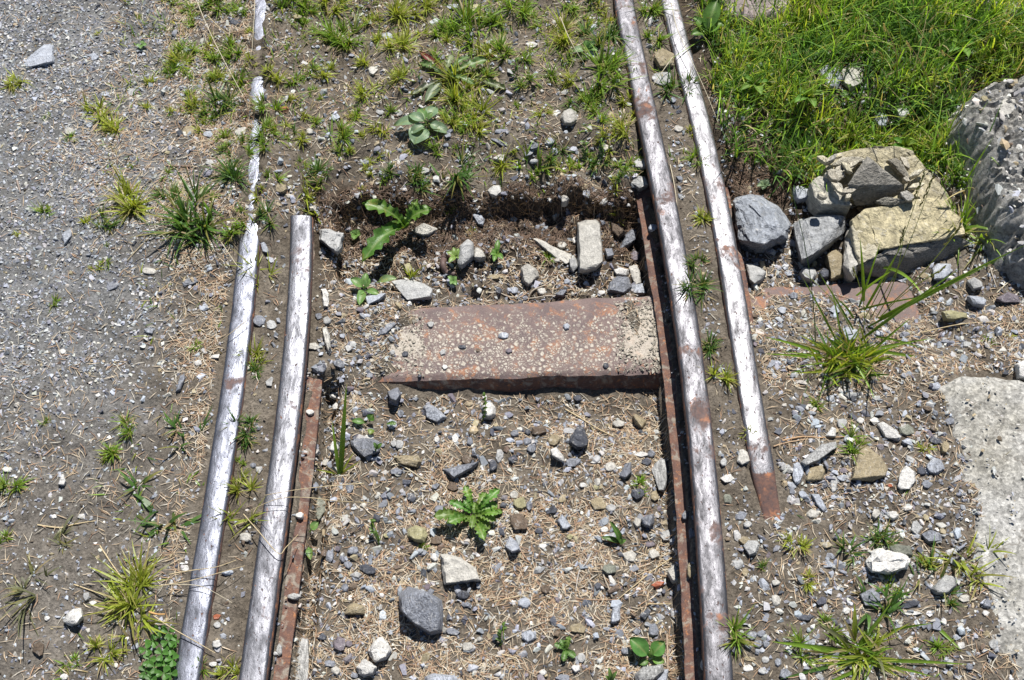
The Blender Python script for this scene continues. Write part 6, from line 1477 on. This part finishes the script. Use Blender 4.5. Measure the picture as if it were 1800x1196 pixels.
plant('dock', 1248, 44, 'broad-leaved dock beside the rightmost rail at the top', [((1240, 62, .01), (1262, -2, .05), 34, dict(col=(.10, .20, .04))), ((1240, 62, .01), (1272, 40, .03), 26, dict(col=(.15, .28, .05))), ((1240, 60, .01), (1218, 30, .03), 22, dict(col=(.10, .21, .04))), ((1240, 62, .01), (1214, 62, .02), 20, dict(col=(.1, .2, .04)))])
for k, (a, b, l) in enumerate(((1420, 172, 'broad pointed leaf plant half way down the meadow'), (1690, 84, 'light green leaf plant in the meadow above the boulder'), (1588, 258, 'yellowish leaf plant on the rim of the split rock'), (1326, 150, 'pale oval-leaved herb in the meadow near the rail'))):
    r_ = random.Random(k); plant('herb', a, b, l, [((a, b, .012), (a + 26 * math.cos(t), b - 20 * math.sin(t), .035), 15, dict(col=(.14 * r_.uniform(.8, 1.3), .27, .05), arch=.1)) for t in (.3, 1.3, 2.4, 3.6, 5.2)])
# clover
r_ = random.Random(33); z = float(gz(285, 1150)); o = P3(285, 1150, z); root = empty('clover', tuple(o)); lb = 'low clover patch with three-part leaves at the bottom left rail'; USED.add(lb); tag(root, lb, 'clover')
for (a, b) in ((257, 1142), (268, 1128), (284, 1150), (299, 1141), (293, 1168), (272, 1172), (262, 1160), (303, 1160), (288, 1184), (310, 1128), (272, 1190), (300, 1186), (280, 1110), (296, 1112), (255, 1180), (296, 1128), (306, 1175), (264, 1196)):
    h = r_.uniform(.006, .018); a0 = r_.uniform(0, 2); Vs, Fs = [], []
    me = None
    for q in range(3):
        an = a0 + q * 2.094; A = P3(a, b, z + h); L = .0095
        k0 = len(Vs)
        ring = [(0, 0), (.35, .32), (.75, .5), (1, .3), (.93, 0), (1, -.3), (.75, -.5), (.35, -.32)]
        Vs += [A + np.array([math.cos(an) * x * L - math.sin(an) * y * L, math.sin(an) * x * L + math.cos(an) * y * L, (.12 * abs(y) * 2 + .1 * x) * L]) for x, y in ring]
        Vs.append(A + np.array([math.cos(an) * .55 * L, math.sin(an) * .55 * L, -.0002]))
        Fs += [[k0 + 8, k0 + i, k0 + (i + 1) % 8] for i in range(8)]
    cl_ = np.tile(np.array((.10, .24, .045)) * r_.uniform(.8, 1.25), (len(Vs), 1))
    mobj('leaf', np_mesh('leaf', np.array(Vs) - o, np.array(Fs), M_GRASS, cl_), root)

# ------------------------------------------------------------------ dry stalks, twigs, root
def tube(path, rad, colr, name, label, cat, mtl=None, sides=5, lift=.002, group=None, jitter=0.0, head=False):
    P = []
    for q in path:
        px_, py_ = q[:2]; P.append(P3(px_, py_, (float(gz(px_, py_)) if len(q) < 3 or q[2] is None else 0) + lift if len(q) < 3 or q[2] is None else q[2]))
    P = np.array(P); 
    t = np.linspace(0, len(P) - 1, (len(P) - 1) * 5 + 1); i = np.minimum(t.astype(int), len(P) - 2); f = (t - i)[:, None]
    def at(k): return P[np.clip(k, 0, len(P) - 1)]
    D = .5 * (2 * at(i) + (at(i + 1) - at(i - 1)) * f + (2 * at(i - 1) - 5 * at(i) + 4 * at(i + 1) - at(i + 2)) * f ** 2 + (-at(i - 1) + 3 * at(i) - 3 * at(i + 1) + at(i + 2)) * f ** 3)
    g = G(D[:, 0], D[:, 1]); D[:, 2] = np.maximum(D[:, 2], g + rad * .6)
    tg = np.gradient(D, axis=0); tg /= np.linalg.norm(tg, axis=1)[:, None] + 1e-9
    s = np.cross(tg, [0, 0, 1.0]); s /= np.linalg.norm(s, axis=1)[:, None] + 1e-9; u = np.cross(s, tg)
    n = len(D); an = np.arange(sides) * 2 * math.pi / sides; rr = rad * (1 - .45 * np.linspace(0, 1, n)) * (1 + jitter * vnoise(np.linspace(0, 9, n), np.zeros(n), 5))
    V = D[:, None] + rr[:, None, None] * (s[:, None] * np.cos(an)[None, :, None] + u[:, None] * np.sin(an)[None, :, None])
    i = np.arange(n - 1)[:, None] * sides; j = np.arange(sides)[None]
    Fq = np.stack([i + j, i + (j + 1) % sides, i + sides + (j + 1) % sides, i + sides + j], -1).reshape(-1, 4)
    o = np.array([D[0, 0], D[0, 1], D[0, 2]]); V = V.reshape(-1, 3)
    me = np_mesh(name, V - o, Fq, mtl or M_STRAW, np.tile(np.array(colr), (len(V), 1)), smooth=True)
    USED.add(label); return tag(mobj(name, me, loc=tuple(o)), label, cat, group)
ST1, ST2, TW = (.56, .45, .27), (.62, .55, .40), (.42, .36, .28)
GS = 'dry grass stalks lying about'
for path_, rad, c, nm, lb in (
    ([(345, 0, .03), (368, 55, .03), (398, 115, .025), (425, 165, .02), (440, 200, .006)], .0008, ST2, 'dry_stalk', 'long pale dry stalk slanting towards the left rail at the top'),
    ([(448, 0, .03), (446, 45, .025), (443, 90, .02)], .0007, ST2, 'dry_stalk', 'short pale stalk along the top of the left outer rail'),
    ([(365, 28, .02), (385, 48, .02), (405, 62, .015)], .0009, ST1, 'dry_stalk', 'yellow stalk crossing the long pale one at the top left'),
    ([(985, 30, .03), (998, 62, .03), (1014, 92, .02), (1030, 116, .0)], .0008, ST2, 'dry_stalk', 'pale stalk slanting through tufts at the top of the track'),
    ([(425, 172, .012), (490, 168, .014), (560, 158, .01), (628, 140, .004)], .0006, ST1, 'dry_stalk', 'fine stalk running right from the left rail near the top'),
    ([(640, 850, .0), (599, 853, .01), (530, 860, .022), (465, 871, .016)], .0007, ST1, 'dry_stalk', 'upper straw bridging the left inner rail'),
    ([(650, 884, -.05), (592, 881, .0), (540, 875, .016), (489, 877, .018), (434, 900, .004)], .0007, ST1, 'dry_stalk', 'lower straw bridging the left inner rail'),
    ([(428, 904, .002), (455, 935, .012), (489, 973, .010), (503, 962, .0), (524, 940, -.03)], .0008, ST1, 'dry_stalk', 'bent straw draped over the left inner rail'),
    ([(297, 1010, .012), (337, 1003, .012), (380, 997, .016), (415, 985, .004)], .0007, ST1, 'dry_stalk', 'upper straw lying across the left outer rail'),
    ([(280, 1030, .012), (330, 1022, .012), (390, 1006, .014), (430, 995, .004)], .0007, ST1, 'dry_stalk', 'second straw lying across the left outer rail'),
    ([(290, 1028, .012), (330, 1028, .010), (362, 1034, .008), (408, 1060, -.004)], .0006, ST2, 'dry_stalk', 'lowest straw lying across the left outer rail'),
    ([(176, 960), (192, 985), (206, 1005), (224, 1030)], .0011, ST1, 'dry_stalk', 'curved dry stalk left of the lush lower tuft'),
    ([(130, 1028), (165, 1040), (212, 1058)], .0010, ST1, 'dry_stalk', 'straight dry stalk pointing at the lush lower tuft'),
    ([(264, 1078, .01), (295, 1100, .01), (340, 1126, .006), (378, 1148, .0)], .0009, ST1, 'dry_stalk', 'dry stalk running down across the left outer rail'),
    ([(262, 1076, .012), (276, 1080, .012), (290, 1080, .01)], .0016, (.55, .32, .12), 'dry_leaf_blade', 'short orange dry blade beside the left outer rail'),
    ([(66, 923), (105, 928), (130, 922), (168, 916)], .0012, ST1, 'dry_stalk', 'pale dry seed stalk above the pale sparse tuft'),
    ([(262, 418), (240, 440), (222, 460)], .0008, ST1, 'dry_stalk', 'pale stalk below the big dark tuft'),
    ([(388, 425, .01), (405, 450, .01), (420, 470, .01), (450, 490, .0)], .0007, ST2, 'dry_stalk', 'pale stalk running onto the left outer rail'),
    ([(432, 565, .012), (400, 590, .012), (350, 628)], .0006, ST1, 'dry_stalk', 'thin stalk left of the polished left outer rail'),
    ([(688, 818), (700, 816), (725, 830), (752, 850), (770, 872), (781, 902)], .0010, ST2, 'dry_stalk', 'arched pale stalk ending at the lobed weed'),
    ([(858, 514), (895, 522), (930, 525), (965, 520), (998, 521)], .0013, (.50, .44, .36), 'dry_root', 'pale dry root along the rear edge of the sleeper'),
    ([(930, 522), (938, 510), (960, 500), (985, 482)], .0014, TW, 'twig', 'thin twig leaning over the rear edge of the sleeper'),
    ([(757, 562), (790, 563), (815, 562), (846, 552)], .0008, TW, 'dry_root', 'short curled root lying on the sleeper plate'),
    ([(994, 720), (1020, 735), (1055, 756), (1080, 768)], .0012, ST1, 'dry_stalk', 'dry stalk slanting out of the sleeper shadow'),
    ([(1040, 972), (1030, 990), (1018, 1005), (1012, 1040)], .0013, (.50, .46, .42), 'twig', 'crooked grey twig below the three-bladed sprout'),
    ([(1057, 995), (1062, 1015), (1069, 1032), (1076, 1050)], .0015, TW, 'twig', 'straight grey-brown twig right of the crooked one'),
    ([(1014, 1053), (1050, 1055), (1085, 1054)], .0009, (.40, .26, .17), 'twig', 'reddish horizontal twig below the straight one'),
    ([(1184, 979), (1155, 998), (1115, 1030), (1085, 1055), (1072, 1066)], .0009, ST1, 'dry_stalk', 'yellow stalk slanting down from the right foot strip'),
    ([(888, 1125), (925, 1108), (960, 1093)], .0012, TW, 'twig', 'twig above the light blue stone at bottom centre'),
    ([(1172, 1115), (1173, 1140), (1174, 1178)], .0018, (.45, .34, .25), 'twig', 'upright brown twig right of the two-leaved plant'),
    ([(1138, 1062), (1160, 1062), (1180, 1061)], .0010, ST1, 'dry_stalk', 'short straw beside the right foot strip'),
    ([(880, 1150), (900, 1155), (908, 1158)], .0010, ST1, 'twig', 'tiny twig left of the small ragged weed'),
    ([(868, 1058), (905, 1050), (930, 1046)], .0007, ST1, 'dry_stalk', 'fine straw left of centre at the bottom'),
    ([(1290, 1100), (1278, 1125), (1275, 1150), (1284, 1196)], .0009, ST2, 'dry_stalk', 'pale stalk curving down beside the right inner rail'),
    ([(1465, 640), (1500, 630), (1600, 590)], .0006, ST1, 'dry_stalk', 'thin straw lying below the seeding clump'),
    ([(1620, 585), (1690, 570), (1760, 566)], .0010, ST1, 'dry_stalk', 'pale straw lying in the needles right of the seeding clump'),
    ([(1752, 515), (1775, 495), (1800, 484)], .0010, ST2, 'dry_stalk', 'pale stalk at the right edge above the flat stones'),
    ([(1740, 470), (1748, 495), (1752, 505)], .0012, TW, 'twig', 'short dark twig near the right edge'),
    ([(1375, 775), (1410, 768), (1440, 770), (1486, 768)], .0016, (.45, .29, .16), 'twig', 'brown twig lying beside the white wedge stone'),
    ([(1360, 785), (1385, 778), (1420, 772)], .0012, (.48, .33, .2), 'twig', 'reddish twig left of the white wedge stone'),
    ([(1180, 5, .02), (1190, 50, .022), (1215, 105, .02), (1240, 160, .012), (1262, 215, .004)], .0007, ST2, 'dry_stalk', 'long pale stalk along the top of the rightmost rail'),
    ([(1183, 100, .012), (1165, 125, .012), (1148, 150, .004)], .0008, ST2, 'dry_stalk', 'pale stalk lying on the stones between the right rails'),
    ([(1178, 290), (1186, 330), (1192, 380), (1196, 420)], .0008, ST2, 'dry_stalk', 'pale root running down beside the right inner rail'),
    ([(205, 845), (212, 830)], .0008, ST1, 'dry_stalk', 'tiny straw on the left path'),
    ([(30, 318), (36, 340)], .0020, (.30, .24, .2), 'twig', 'brown stick lying on the left path'),
    ([(70, 690), (72, 720), (78, 742)], .0007, ST1, 'dry_stalk', 'fine upright straw on the lower left path'),
    ([(285, 268), (300, 255), (308, 243)], .0018, (.55, .47, .38), 'twig', 'pale split twig below the tan pebble on the verge'),
    ([(525, 118), (535, 112), (542, 105)], .0018, (.34, .27, .2), 'twig', 'short brown twig right of the left outer rail at the top'),
    ([(300, 292), (316, 293), (334, 293)], .0022, (.22, .15, .11), 'twig', 'dark horizontal twig above the big dark tuft'),
    ([(788, 447), (781, 455), (779, 468), (786, 480), (800, 483)], .0065, (.14, .095, .085), 'root', 'thick dark brown curled root left of the standing grey stone'),
    ([(1405, 740), (1412, 700), (1420, 672), (1418, 640)], .0008, (.1, .14, .05), 'dry_stalk', 'dark thin stem left of the seeding clump'),
):
    tube(path_, rad, c, nm, lb, 'root' if 'root' in nm else 'twig' if nm == 'twig' else 'stalk', sides=8 if rad > .004 else 5, group=GS if nm == 'dry_stalk' else None, jitter=.25 if rad > .001 else 0)
